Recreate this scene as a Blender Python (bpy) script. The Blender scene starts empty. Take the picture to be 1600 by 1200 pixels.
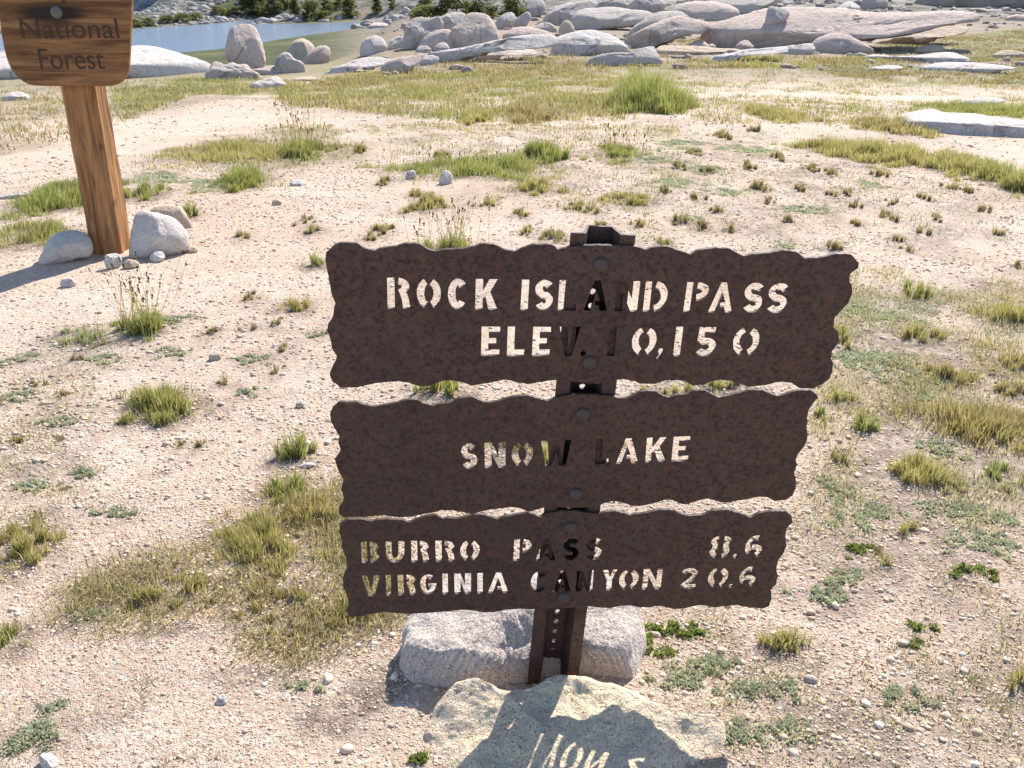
import bpy, math, random
import numpy as np
from mathutils import Vector, Matrix, noise

# ------------------------------------------------------------------ camera, sky, sun, exposure
scene = bpy.context.scene
cam_data = bpy.data.cameras.new('camera')
cam_data.sensor_width = 36.0
cam_data.lens = 34.02
cam_data.clip_start = 0.05
cam_data.clip_end = 9000.0
cam = bpy.data.objects.new('camera', cam_data)
cam.location = (0.0, 0.0, 1.35)
cam.rotation_euler = (math.radians(90 - 23.6), 0, 0)
scene.collection.objects.link(cam)
scene.camera = cam

SUN_AZ = math.radians(27.0)       # clockwise from straight ahead (+Y)
SUN_EL = math.radians(41.0)
sun_dir = Vector((math.sin(SUN_AZ) * math.cos(SUN_EL), math.cos(SUN_AZ) * math.cos(SUN_EL), math.sin(SUN_EL)))
world = bpy.data.worlds.new('World')
scene.world = world
world.use_nodes = True
wn = world.node_tree
sky = wn.nodes.new('ShaderNodeTexSky')
sky.sky_type = 'NISHITA'
sky.sun_disc = False
sky.sun_elevation = SUN_EL
sky.sun_rotation = SUN_AZ
sky.altitude = 3000.0
sky.air_density = 1.0
sky.dust_density = 2.5
sky.ozone_density = 0.4
wn.links.new(sky.outputs[0], wn.nodes['Background'].inputs[0])
wn.nodes['Background'].inputs[1].default_value = 0.145
sun_data = bpy.data.lights.new('sun', 'SUN')
sun_data.energy = 4.6
sun_data.angle = math.radians(0.53)
sun_data.color = (1.0, 0.95, 0.88)
sun = bpy.data.objects.new('sun', sun_data)
sun.rotation_euler = sun_dir.to_track_quat('Z', 'Y').to_euler()
sun.location = (8, 14, 25)
scene.collection.objects.link(sun)
scene.view_settings.view_transform = 'Standard'
scene.view_settings.look = 'None'
scene.view_settings.gamma = 1.0
scene.view_settings.use_curve_mapping = False
scene.view_settings.exposure = 0.95
scene.render.engine = 'CYCLES'
scene.cycles.max_bounces = 6
scene.cycles.use_denoising = True

# measured layout, in metres
ZL = -7.65
LAKE = [(-67.1, 86.8), (-55.0, 97.0), (-42.1, 103.0), (-35.3, 110.1), (-32.8, 113.9), (-30.6, 122.1), (-27.2, 136.3), (-23.7, 146.7), (-22.9, 158.8), (-23.2, 164.7), (-25.3, 166.5), (-28.5, 163.9), (-30.9, 163.0), (-36.1, 161.3), (-40.1, 161.3), (-41.5, 162.1), (-42.0, 169.2), (-43.5, 172.1), (-44.7, 167.4), (-47.1, 161.3), (-51.0, 154.8), (-55.3, 148.1), (-62.7, 144.0), (-74.5, 132.7), (-88.4, 115.6)]
SIGN = {'O': [0.0854, 1.5489, 0.0066], 'R': [0.99756, 0.06367, -0.02868], 'U': [0.03393, -0.08309, 0.99596], 'N': [0.06103, -0.99451, -0.08505]}
PLATES = [[(-0.4054, 0.9144), (-0.403, 0.9245), (-0.3916, 0.9361), (-0.382, 0.9411), (-0.3566, 0.9414), (-0.3448, 0.9338), (-0.3302, 0.9291), (-0.3206, 0.9332), (-0.2962, 0.9372), (-0.2827, 0.9416), (-0.2597, 0.9419), (-0.2476, 0.9329), (-0.2341, 0.9293), (-0.2218, 0.9329), (-0.1946, 0.934), (-0.1851, 0.937), (-0.1756, 0.938), (-0.1675, 0.9424), (-0.147, 0.9423), (-0.1304, 0.9342), (-0.1138, 0.9297), (-0.103, 0.9351), (-0.0854, 0.9425), (-0.0566, 0.9428), (-0.0465, 0.9348), (-0.0288, 0.9388), (-0.0058, 0.9414), (0.0191, 0.9422), (0.0761, 0.9414), (0.0921, 0.9352), (0.1055, 0.9403), (0.125, 0.942), (0.1455, 0.9343), (0.1644, 0.9292), (0.1735, 0.9352), (0.2039, 0.94), (0.2237, 0.9396), (0.2391, 0.9315), (0.2512, 0.9266), (0.2635, 0.9297), (0.2902, 0.9321), (0.3094, 0.9367), (0.3324, 0.9355), (0.3503, 0.9238), (0.3772, 0.9262), (0.399, 0.9324), (0.4252, 0.9312), (0.4397, 0.9173), (0.4401, 0.9082), (0.4292, 0.8975), (0.4308, 0.8868), (0.4383, 0.8746), (0.44, 0.8591), (0.4367, 0.8466), (0.4274, 0.8339), (0.4195, 0.8212), (0.4209, 0.8036), (0.4297, 0.7956), (0.435, 0.781), (0.4324, 0.7712), (0.4271, 0.7597), (0.4266, 0.7464), (0.4332, 0.7364), (0.4349, 0.7196), (0.4326, 0.7077), (0.4238, 0.6975), (0.4086, 0.6879), (0.3916, 0.6878), (0.3837, 0.6889), (0.3682, 0.6984), (0.3509, 0.7008), (0.3403, 0.6998), (0.3243, 0.6946), (0.2942, 0.6915), (0.2765, 0.6973), (0.2605, 0.7031), (0.2421, 0.7041), (0.2274, 0.7007), (0.216, 0.6945), (0.1979, 0.6939), (0.185, 0.7006), (0.1695, 0.704), (0.1485, 0.7029), (0.1326, 0.6972), (0.107, 0.6968), (0.0944, 0.7029), (0.0762, 0.7062), (0.0614, 0.7038), (0.0381, 0.6971), (0.0201, 0.6971), (-0.014, 0.7021), (-0.0379, 0.7037), (-0.0496, 0.702), (-0.0673, 0.6993), (-0.0819, 0.696), (-0.0968, 0.6986), (-0.1117, 0.7026), (-0.1235, 0.7046), (-0.1352, 0.7013), (-0.1586, 0.6959), (-0.1762, 0.6935), (-0.188, 0.6969), (-0.2056, 0.7028), (-0.2231, 0.7028), (-0.2377, 0.6978), (-0.2494, 0.6918), (-0.264, 0.6925), (-0.2813, 0.6984), (-0.2987, 0.7011), (-0.3219, 0.7), (-0.3423, 0.6957), (-0.3686, 0.6894), (-0.3945, 0.69), (-0.4056, 0.6999), (-0.4105, 0.7147), (-0.4041, 0.7277), (-0.3993, 0.7375), (-0.3973, 0.7487), (-0.4036, 0.763), (-0.4056, 0.7788), (-0.409, 0.7929), (-0.407, 0.8038), (-0.3993, 0.8161), (-0.3962, 0.833), (-0.3939, 0.8406), (-0.3986, 0.8556), (-0.4007, 0.8676), (-0.4033, 0.8941)], [(-0.413, 0.6394), (-0.4085, 0.6502), (-0.3973, 0.661), (-0.3668, 0.6619), (-0.3525, 0.6554), (-0.3379, 0.6523), (-0.3299, 0.6548), (-0.3017, 0.66), (-0.2896, 0.6655), (-0.2683, 0.6662), (-0.259, 0.6603), (-0.2397, 0.6547), (-0.2322, 0.6578), (-0.2094, 0.66), (-0.2, 0.6686), (-0.1745, 0.6717), (-0.1596, 0.6633), (-0.146, 0.6599), (-0.1326, 0.6633), (-0.1058, 0.6726), (-0.0815, 0.6741), (-0.0677, 0.6686), (-0.0485, 0.6639), (-0.0379, 0.6692), (-0.0218, 0.6732), (-0.0056, 0.6763), (0.0271, 0.6763), (0.0629, 0.6732), (0.0728, 0.6695), (0.0839, 0.6685), (0.0985, 0.6748), (0.1088, 0.6819), (0.1347, 0.6831), (0.1453, 0.6748), (0.1582, 0.6701), (0.1701, 0.6748), (0.1892, 0.6769), (0.198, 0.6841), (0.2202, 0.6841), (0.2339, 0.6748), (0.2455, 0.671), (0.2619, 0.6738), (0.2926, 0.6826), (0.2964, 0.6851), (0.3189, 0.6845), (0.334, 0.6773), (0.3472, 0.6735), (0.3607, 0.677), (0.3818, 0.6845), (0.4044, 0.6839), (0.4158, 0.6757), (0.4198, 0.6694), (0.4133, 0.6589), (0.4074, 0.6446), (0.4072, 0.6301), (0.4101, 0.622), (0.4091, 0.6123), (0.4146, 0.5975), (0.4159, 0.5826), (0.4125, 0.5693), (0.4048, 0.5559), (0.4025, 0.5441), (0.4075, 0.5322), (0.405, 0.5168), (0.4116, 0.4978), (0.4135, 0.482), (0.4103, 0.4662), (0.4002, 0.4557), (0.3795, 0.4541), (0.3631, 0.4631), (0.3481, 0.4639), (0.3282, 0.4581), (0.3136, 0.4565), (0.2965, 0.4513), (0.2802, 0.4515), (0.2676, 0.4569), (0.2538, 0.4605), (0.2338, 0.4554), (0.2199, 0.4485), (0.2081, 0.4486), (0.1894, 0.4576), (0.1761, 0.4584), (0.1548, 0.4509), (0.129, 0.4448), (0.1141, 0.447), (0.1035, 0.4514), (0.09, 0.4557), (0.0783, 0.4558), (0.0556, 0.4483), (0.0326, 0.4432), (0.0094, 0.4417), (-0.0139, 0.4437), (-0.0285, 0.4456), (-0.0472, 0.4422), (-0.0658, 0.4361), (-0.073, 0.4362), (-0.0892, 0.4434), (-0.1037, 0.4456), (-0.1151, 0.4429), (-0.1438, 0.439), (-0.1638, 0.4336), (-0.1724, 0.4308), (-0.1897, 0.4349), (-0.2069, 0.4396), (-0.2269, 0.4398), (-0.2384, 0.4354), (-0.2584, 0.4321), (-0.2727, 0.427), (-0.2985, 0.4244), (-0.3184, 0.4264), (-0.3282, 0.43), (-0.3439, 0.4291), (-0.3639, 0.4258), (-0.4007, 0.4262), (-0.4093, 0.4337), (-0.4082, 0.4458), (-0.3989, 0.463), (-0.3996, 0.4767), (-0.4028, 0.4852), (-0.4, 0.497), (-0.3982, 0.5071), (-0.4042, 0.5238), (-0.4107, 0.5469), (-0.4024, 0.5599), (-0.3997, 0.5696), (-0.4027, 0.5809), (-0.4006, 0.5953), (-0.4078, 0.6128), (-0.4126, 0.6238)], [(-0.3967, 0.4206), (-0.3641, 0.4195), (-0.3514, 0.4165), (-0.3385, 0.4192), (-0.3242, 0.4212), (-0.2986, 0.4184), (-0.2844, 0.413), (-0.2728, 0.4192), (-0.2556, 0.4268), (-0.2384, 0.4291), (-0.2255, 0.4222), (-0.2126, 0.4221), (-0.2011, 0.4209), (-0.1853, 0.4243), (-0.1695, 0.428), (-0.1551, 0.4292), (-0.1406, 0.4248), (-0.126, 0.419), (-0.1145, 0.4235), (-0.1001, 0.4262), (-0.0729, 0.4326), (-0.0626, 0.4293), (-0.0491, 0.4221), (-0.0422, 0.4281), (-0.0135, 0.4356), (0.0098, 0.436), (0.0572, 0.4277), (0.0685, 0.4322), (0.0889, 0.4345), (0.101, 0.4301), (0.1147, 0.4253), (0.1366, 0.428), (0.1567, 0.4331), (0.1681, 0.4366), (0.1948, 0.4356), (0.2045, 0.429), (0.2202, 0.4217), (0.238, 0.4226), (0.2526, 0.425), (0.2663, 0.4338), (0.2929, 0.4353), (0.3149, 0.4279), (0.3404, 0.4175), (0.3527, 0.4257), (0.3772, 0.4316), (0.4045, 0.4306), (0.4169, 0.4196), (0.4219, 0.405), (0.4126, 0.3923), (0.4118, 0.3794), (0.4187, 0.3532), (0.4164, 0.3343), (0.4097, 0.3192), (0.4088, 0.3131), (0.4083, 0.2962), (0.4146, 0.279), (0.4144, 0.2596), (0.4065, 0.2445), (0.4118, 0.2225), (0.4095, 0.2048), (0.3965, 0.1983), (0.3714, 0.2019), (0.346, 0.2082), (0.3253, 0.2064), (0.3013, 0.2033), (0.2797, 0.2095), (0.2625, 0.2085), (0.2425, 0.2014), (0.2182, 0.2019), (0.1931, 0.2099), (0.1729, 0.2059), (0.1556, 0.2062), (0.131, 0.2124), (0.1174, 0.2105), (0.0939, 0.2057), (0.0697, 0.2079), (0.0506, 0.2127), (0.0151, 0.2081), (-0.0188, 0.2066), (-0.0545, 0.2051), (-0.0749, 0.2077), (-0.1019, 0.2061), (-0.1287, 0.2), (-0.1489, 0.2004), (-0.1692, 0.2052), (-0.1894, 0.2078), (-0.2094, 0.2039), (-0.2362, 0.2022), (-0.2563, 0.2004), (-0.2897, 0.1989), (-0.3129, 0.2016), (-0.3361, 0.2043), (-0.3595, 0.2004), (-0.3796, 0.1943), (-0.3978, 0.1946), (-0.4071, 0.2079), (-0.3997, 0.225), (-0.4037, 0.2464), (-0.4092, 0.2676), (-0.41, 0.2843), (-0.4007, 0.309), (-0.4014, 0.3294), (-0.4026, 0.3376), (-0.4078, 0.3617), (-0.4056, 0.3737), (-0.4109, 0.3935), (-0.4086, 0.4091)]]
LETTERS = [
    (0, 'R', -0.2942, 0.8587, 0.0362, 0.053, -0.0054),
    (0, 'O', -0.2469, 0.8584, 0.0384, 0.0529, -0.0054),
    (0, 'C', -0.2009, 0.8581, 0.0314, 0.0528, -0.0054),
    (0, 'K', -0.1551, 0.8578, 0.0356, 0.0528, -0.0054),
    (0, 'I', -0.0941, 0.8574, 0.0118, 0.0527, -0.0054),
    (0, 'S', -0.0633, 0.8572, 0.0293, 0.0527, -0.0054),
    (0, 'L', -0.0255, 0.857, 0.0288, 0.0526, -0.0054),
    (0, 'A', 0.0208, 0.8567, 0.0388, 0.0526, -0.0054),
    (0, 'N', 0.0711, 0.8564, 0.0379, 0.0526, -0.0054),
    (0, 'D', 0.1175, 0.8561, 0.0391, 0.0526, -0.0054),
    (0, 'P', 0.1843, 0.8557, 0.0388, 0.0526, -0.0054),
    (0, 'A', 0.226, 0.8554, 0.04, 0.0526, -0.0054),
    (0, 'S', 0.2781, 0.8551, 0.0333, 0.0526, -0.0054),
    (0, 'S', 0.3184, 0.8548, 0.0345, 0.0527, -0.0054),
    (0, 'E', -0.1471, 0.7751, 0.0303, 0.0533, 0.0019),
    (0, 'L', -0.1055, 0.7752, 0.0288, 0.0534, 0.0019),
    (0, 'E', -0.0637, 0.7753, 0.0295, 0.0534, 0.0019),
    (0, 'V', -0.0178, 0.7754, 0.0349, 0.0535, 0.0019),
    (0, '.', 0.0065, 0.7755, 0.0095, 0.0536, 0.0019),
    (0, 'I', 0.0527, 0.7756, 0.0128, 0.0537, 0.0019),
    (0, 'O', 0.1065, 0.7757, 0.0417, 0.0538, 0.0019),
    (0, ',', 0.1338, 0.7758, 0.0128, 0.0539, 0.0019),
    (0, 'I', 0.1632, 0.7759, 0.014, 0.054, 0.0019),
    (0, '5', 0.2111, 0.776, 0.0345, 0.0541, 0.0019),
    (0, 'O', 0.2781, 0.7762, 0.0455, 0.0543, 0.0019),
    (1, 'S', -0.1789, 0.554, 0.0283, 0.0527, 0.0352),
    (1, 'N', -0.1338, 0.5555, 0.0362, 0.0525, 0.0352),
    (1, 'O', -0.0864, 0.5571, 0.0375, 0.0523, 0.0352),
    (1, 'W', -0.0282, 0.5591, 0.0534, 0.0521, 0.0352),
    (1, 'L', 0.0536, 0.5618, 0.0249, 0.0519, 0.0352),
    (1, 'A', 0.0982, 0.5633, 0.0397, 0.0517, 0.0352),
    (1, 'K', 0.1492, 0.565, 0.0376, 0.0516, 0.0352),
    (1, 'E', 0.1929, 0.5665, 0.0309, 0.0515, 0.0352),
    (2, 'B', -0.357, 0.3467, 0.0325, 0.0484, 0.0017),
    (2, 'U', -0.3117, 0.3469, 0.0337, 0.0487, 0.0017),
    (2, 'R', -0.2659, 0.3471, 0.0333, 0.0489, 0.0017),
    (2, 'R', -0.2203, 0.3473, 0.0358, 0.0492, 0.0017),
    (2, 'O', -0.175, 0.3475, 0.0359, 0.0495, 0.0017),
    (2, 'P', -0.0776, 0.348, 0.0338, 0.0501, 0.0017),
    (2, 'A', -0.0346, 0.3482, 0.0381, 0.0504, 0.0017),
    (2, 'S', 0.0124, 0.3484, 0.0299, 0.0507, 0.0017),
    (2, 'S', 0.0549, 0.3486, 0.0312, 0.051, 0.0017),
    (2, '8', 0.2934, 0.3497, 0.0403, 0.0528, 0.0017),
    (2, '.', 0.3245, 0.3499, 0.0098, 0.053, 0.0017),
    (2, '6', 0.3578, 0.35, 0.035, 0.0533, 0.0017),
    (2, 'V', -0.3577, 0.2685, 0.0349, 0.0497, 0.0122),
    (2, 'I', -0.326, 0.2689, 0.0095, 0.0497, 0.0122),
    (2, 'R', -0.2918, 0.2693, 0.0339, 0.0497, 0.0122),
    (2, 'G', -0.2518, 0.2698, 0.0316, 0.0497, 0.0122),
    (2, 'I', -0.2202, 0.2702, 0.0102, 0.0497, 0.0122),
    (2, 'N', -0.1875, 0.2706, 0.0312, 0.0497, 0.0122),
    (2, 'I', -0.1548, 0.271, 0.0102, 0.0498, 0.0122),
    (2, 'A', -0.1208, 0.2714, 0.0398, 0.0498, 0.0122),
    (2, 'C', -0.0438, 0.2724, 0.0309, 0.0499, 0.0122),
    (2, 'A', 0.0002, 0.2729, 0.0353, 0.0499, 0.0122),
    (2, 'N', 0.0428, 0.2735, 0.033, 0.05, 0.0122),
    (2, 'Y', 0.0904, 0.2741, 0.0306, 0.05, 0.0122),
    (2, 'O', 0.1271, 0.2745, 0.0381, 0.0501, 0.0122),
    (2, 'N', 0.1723, 0.2751, 0.0376, 0.0502, 0.0122),
    (2, '2', 0.2419, 0.276, 0.0341, 0.0503, 0.0122),
    (2, 'O', 0.2992, 0.2767, 0.0399, 0.0504, 0.0122),
    (2, '.', 0.3262, 0.277, 0.0094, 0.0505, 0.0122),
    (2, '6', 0.357, 0.2774, 0.0338, 0.0506, 0.0122),
]
POST = {'top': [0.0247, 0.9541], 'bot': [-0.0025, 0.0212]}
POSTW = 0.1054
BOLTS = [(0, 0.023, 0.9106), (0, 0.0183, 0.7371), (1, 0.0133, 0.6388), (1, 0.012, 0.4732), (2, 0.0074, 0.3996), (2, 0.0055, 0.2353)]
WOOD = {'y': 4.7326, 'z0': -0.0062, 'bot': [-2.1283, -1.9687], 'top': [-2.1324, -1.9637], 'ztop': 0.8075}
BOARD = [(-2.3297, 1.136), (-2.3325, 1.0679), (-2.3336, 0.9934), (-2.3306, 0.9375), (-2.3193, 0.8924), (-2.2973, 0.8555), (-2.2638, 0.8298), (-2.2214, 0.8183), (-2.0579, 0.8155), (-1.8939, 0.8155), (-1.8482, 0.8212), (-1.8156, 0.8384), (-1.7937, 0.864), (-1.7784, 0.9037), (-1.7633, 0.9711), (-1.7457, 1.0542), (-1.7185, 1.1899)]
WTEXT = [('Toiyabe', -2.2004, 1.1738, -1.8175, 1.2698), ('National', -2.2388, 1.0266, -1.7947, 1.1116), ('Forest', -2.1801, 0.8924, -1.8805, 0.9823)]
WBOLT = (-2.0611, 1.1388)
ROCKS = [
    ('granite_rock', 'rounded pale rock leaning on the left side of the wooden post', 'white', 0.089, 0.6, [-2.197, 4.622, 0.061], [-0.4162, 0.8758, -0.2442], [(-0.129, -0.063), (-0.095, 0.002), (-0.05, 0.059), (0.006, 0.081), (0.063, 0.077), (0.107, 0.06), (0.124, 0.024), (0.112, -0.048), (0.045, -0.059), (-0.088, -0.074)], None, 0, 5.28),
    ('granite_boulder', 'big rounded pale rock against the right side of the wooden post', 'white', 0.105, 0.6, [-1.771, 4.763, 0.093], [-0.3383, 0.9099, -0.2401], [(-0.156, -0.092), (-0.134, 0.014), (-0.101, 0.099), (-0.067, 0.125), (0.0, 0.11), (0.078, 0.075), (0.125, 0.016), (0.138, -0.053), (0.11, -0.099), (-0.016, -0.115), (-0.122, -0.108)], None, 0, 5.23),
    ('granite_rock', 'tan rock peeking out behind the rounded rock right of the wooden post', 'tan', 0.06, 0.5, [-1.898, 5.275, 0.05], [-0.3298, 0.9166, -0.2259], [(-0.115, -0.008), (-0.079, 0.055), (0.003, 0.07), (0.071, 0.05), (0.105, -0.026), (0.106, -0.069), (0.027, -0.073), (-0.089, -0.063)], None, 0, 5.75),
    ('stone', 'white stone just in front of the wooden post foot', 'white', 0.03, 0.6, [-1.918, 4.5, 0.026], [-0.3784, 0.888, -0.2614], [(-0.036, 0.025), (-0.008, 0.038), (0.034, 0.03), (0.039, -0.007), (0.008, -0.038), (-0.035, -0.024)], None, 0, 5.07),
    ('stone', 'small white stone in front of the rounded rock at the wooden post', 'white', 0.03, 0.7, [-1.748, 4.621, 0.014], [-0.3415, 0.9029, -0.261], [(-0.036, -0.001), (-0.017, 0.025), (0.022, 0.025), (0.036, -0.002), (0.014, -0.025), (-0.021, -0.025)], None, 0, 5.12),
    ('stone', 'brown stone between the two stones at the wooden post foot', 'tan', 0.032, 0.7, [-1.829, 4.489, 0.018], [-0.3638, 0.893, -0.265], [(-0.037, 0.002), (-0.011, 0.024), (0.028, 0.011), (0.035, -0.015), (-0.001, -0.023), (-0.034, -0.016)], None, 0, 5.03),
    ('stone', 'flat white stone below left of the wooden post beside its shadow', 'white', 0.024, 0.5, [-2.005, 4.191, 0.018], [-0.4148, 0.8672, -0.2757], [(-0.034, -0.01), (-0.024, 0.018), (0.007, 0.022), (0.033, 0.004), (0.023, -0.021), (-0.012, -0.022)], None, 0, 4.83),
    ('stone', 'small tan stone right of the rounded rock at the wooden post', 'tan', 0.021, 0.6, [-1.622, 4.776, 0.005], [-0.3107, 0.9149, -0.2577], [(-0.025, -0.001), (-0.001, 0.016), (0.025, 0.004), (0.017, -0.014), (-0.014, -0.015)], None, 0, 5.22),
    ('stone', 'white stone in the gravel among tufts, left of two behind the sign', 'white', 0.028, 0.6, [-0.698, 6.698, -0.0], [-0.1016, 0.9752, -0.1966], [(-0.036, -0.017), (-0.021, 0.022), (0.014, 0.03), (0.036, 0.008), (0.03, -0.022), (-0.01, -0.03)], None, 0, 6.87),
    ('stone', 'larger white stone in the gravel among tufts, right of two behind the sign', 'white', 0.034, 0.6, [-0.444, 6.534, 0.016], [-0.0665, 0.9776, -0.1996], [(-0.044, -0.029), (-0.034, 0.026), (0.001, 0.046), (0.035, 0.025), (0.042, -0.022), (0.012, -0.047), (-0.031, -0.046)], None, 0, 6.68),
    ('stone', 'tan pebble alone on sand above the round tuft left of the sign', 'tan', 0.021, 0.8, [-1.098, 3.319, 0.011], [-0.2933, 0.8866, -0.3577], [(-0.023, -0.002), (-0.0094, 0.0154), (0.0133, 0.0151), (0.0225, -0.0027), (0.0117, -0.0157), (-0.0133, -0.0151)], None, 0, 3.74),
    ('stone', 'white chipped stone at the bottom left corner of the picture', 'white', 0.014, 0.4, [-0.85, 1.35, 0.004], [-0.4071, 0.6468, -0.6449], [(-0.0121, 0.0155), (0.003, 0.0153), (0.0132, 0.0029), (0.0129, -0.0124), (-0.0, -0.0165), (-0.0129, -0.0065)], None, 0, 2.09),
    ('stone', 'pale round pebble on the gravel below the dry grass, bottom left', 'white', 0.01, 0.8, [-0.576, 1.51, 0.005], [-0.2742, 0.7181, -0.6397], [(-0.0108, -0.0023), (-0.0053, 0.01), (0.0046, 0.0101), (0.0105, -0.0001), (0.0078, -0.0094), (-0.0034, -0.0103)], None, 0, 2.1),
    ('stone', 'thin white stone on sand close to the left edge of the middle plate', 'white', 0.02, 0.6, [-0.599, 2.5, -0.003], [-0.206, 0.8606, -0.4657], [(-0.0248, -0.0), (-0.0074, 0.0093), (0.0181, 0.0064), (0.0246, -0.0037), (0.0058, -0.0072), (-0.0162, -0.0066)], None, 0, 2.9),
    ('stone', 'small brown pebble just above the thin white stone left of the middle plate', 'tan', 0.013, 0.8, [-0.702, 2.911, 0.003], [-0.2138, 0.8866, -0.4102], [(-0.0147, -0.0017), (-0.0051, 0.0122), (0.0112, 0.0085), (0.0141, -0.0046), (0.001, -0.0118)], None, 0, 3.28),
    ('stone', 'brown stone lying on the sandy path right of the wooden post', 'tan', 0.026, 0.8, [-1.424, 5.809, 0.011], [-0.2324, 0.9478, -0.2185], [(-0.029, -0.008), (-0.015, 0.018), (0.019, 0.016), (0.028, -0.003), (0.004, -0.017)], None, 0, 6.13),
    ('stone', 'low pale stone on the sandy path above the brown stone', 'white', 0.054, 0.6, [-1.439, 6.51, -0.016], [-0.2114, 0.9566, -0.2007], [(-0.059, -0.004), (-0.023, 0.024), (0.027, 0.018), (0.058, -0.013), (-0.002, -0.023)], None, 0, 6.81),
    ('granite_slab', 'long thin pale stone ridge in the sand left of the wooden post', 'grey', 0.079, 0.6, [-3.096, 6.196, -0.02], [-0.4386, 0.8775, -0.194], [(-0.21, -0.018), (-0.123, 0.018), (-0.007, 0.023), (0.126, 0.027), (0.215, 0.01), (0.181, -0.007), (0.042, -0.014), (-0.101, -0.024)], None, 0, 7.06),
    ('granite_rock', 'low pale rock in the grass at the left edge below the wooden sign board', 'white', 0.195, 0.6, [-8.451, 17.061, -0.753], [-0.4412, 0.8907, -0.1098], [(-0.226, -0.029), (-0.135, 0.039), (0.018, 0.072), (0.142, 0.045), (0.217, -0.033), (0.14, -0.071), (-0.135, -0.066)], None, 0, 19.16),
    ('granite_slab', 'broad whale-backed pale slab by the lake behind the wooden sign board', 'white', 1.028, 0.6, [-10.099, 24.126, -0.824], [-0.3848, 0.9193, -0.0828], [(-2.679, -0.178), (-2.353, 0.158), (-1.799, 0.307), (-0.706, 0.386), (0.408, 0.383), (1.017, 0.337), (1.294, 0.343), (1.623, 0.29), (1.95, 0.192), (2.292, 0.062), (2.581, -0.052), (2.782, -0.149), (2.845, -0.257), (2.687, -0.403), (2.342, -0.465), (0.899, -0.436), (-0.56, -0.376), (-1.913, -0.306)], None, 0, 26.24),
    ('granite_boulder', 'tall upright boulder standing in front of the lake', 'pink', 0.423, 0.45, [-7.009, 26.865, -0.71], [-0.2517, 0.965, -0.074], [(-0.509, 0.026), (-0.416, 0.276), (-0.295, 0.494), (-0.161, 0.539), (0.082, 0.535), (0.257, 0.501), (0.343, 0.39), (0.418, 0.167), (0.474, -0.089), (0.485, -0.314), (0.434, -0.49), (0.213, -0.549), (-0.079, -0.51), (-0.39, -0.358), (-0.534, -0.196)], None, 0, 27.84),
    ('granite_rock', 'jagged grey rock in the grass below the upright boulder', 'grey', 0.326, 0.45, [-6.11, 22.287, -0.866], [-0.2632, 0.96, -0.0955], [(-0.64, -0.09), (-0.509, 0.107), (-0.404, 0.197), (-0.31, 0.195), (-0.181, 0.138), (-0.042, 0.175), (0.09, 0.132), (0.268, 0.141), (0.378, 0.017), (0.495, -0.053), (0.623, -0.152), (0.438, -0.201), (-0.245, -0.181)], None, 0, 23.22),
    ('granite_rock', 'small white jagged rock nearest in the grass below the upright boulder', 'white', 0.21, 0.4, [-4.705, 19.413, -0.792], [-0.2342, 0.9663, -0.1066], [(-0.346, -0.05), (-0.17, 0.04), (0.027, 0.093), (0.196, 0.101), (0.274, 0.028), (0.339, -0.056), (0.128, -0.11), (-0.208, -0.101)], None, 0, 20.09),
    ('granite_boulder', 'rounded tan boulder right of the upright boulder', 'tan', 0.937, 0.6, [-17.676, 85.131, -5.48], [-0.2027, 0.9761, -0.0783], [(-1.17, -0.233), (-0.795, 0.466), (-0.291, 0.86), (0.291, 0.952), (0.792, 0.693), (1.126, 0.285), (1.133, -0.272), (0.6, -0.974), (-0.812, -0.897)], None, 0, 87.21),
    ('granite_boulder', 'egg-shaped grey-pink boulder resting against the rounded tan boulder', 'pink', 0.296, 0.65, [-5.779, 30.005, -1.183], [-0.1885, 0.9786, -0.0826], [(-0.434, -0.207), (-0.288, -0.013), (-0.089, 0.162), (0.141, 0.265), (0.327, 0.262), (0.43, 0.154), (0.416, -0.025), (0.33, -0.185), (0.101, -0.252), (-0.309, -0.263)], None, 0, 30.66),
    ('granite_rock', 'cracked grey rock in front of the rounded tan boulder', 'grey', 0.262, 0.4, [-5.417, 24.768, -0.919], [-0.2128, 0.973, -0.0891], [(-0.368, -0.022), (-0.26, 0.153), (-0.115, 0.238), (0.019, 0.207), (0.115, 0.087), (0.293, 0.024), (0.357, -0.126), (0.211, -0.213), (-0.037, -0.237), (-0.321, -0.172)], None, 0, 25.45),
    ('granite_slab', 'pinkish slab at the foot of the upright boulder', 'pink', 0.225, 0.5, [-5.887, 24.651, -1.049], [-0.2313, 0.9683, -0.0942], [(-0.44, -0.012), (-0.102, 0.039), (0.16, 0.078), (0.361, 0.118), (0.427, -0.002), (0.431, -0.121), (0.109, -0.129), (-0.221, -0.091)], None, 0, 25.46),
    ('granite_slab', 'flat tan slab in the grass below the cracked grey rock', 'tan', 0.13, 0.5, [-4.293, 21.05, -0.903], [-0.1988, 0.9745, -0.1043], [(-0.254, 0.012), (-0.081, 0.046), (0.128, 0.042), (0.256, 0.001), (0.147, -0.048), (-0.167, -0.041)], None, 0, 21.6),
    ('granite_boulder', 'grey-white boulder standing alone on the edge of the lakeside meadow', 'white', 0.282, 0.55, [-4.067, 30.018, -0.889], [-0.1339, 0.9882, -0.0737], [(-0.411, -0.182), (-0.342, 0.03), (-0.184, 0.187), (0.042, 0.256), (0.244, 0.201), (0.348, 0.059), (0.395, -0.12), (0.314, -0.226), (-0.024, -0.258), (-0.303, -0.237)], None, 0, 30.38),
    ('granite_rock', 'angular pale rock right of the boulder on the meadow edge', 'white', 0.192, 0.4, [-3.421, 30.308, -0.848], [-0.1119, 0.9911, -0.0719], [(-0.279, -0.123), (-0.215, 0.02), (0.017, 0.16), (0.244, 0.177), (0.275, 0.034), (0.269, -0.092), (0.002, -0.161), (-0.225, -0.177)], None, 0, 30.58),
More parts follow.
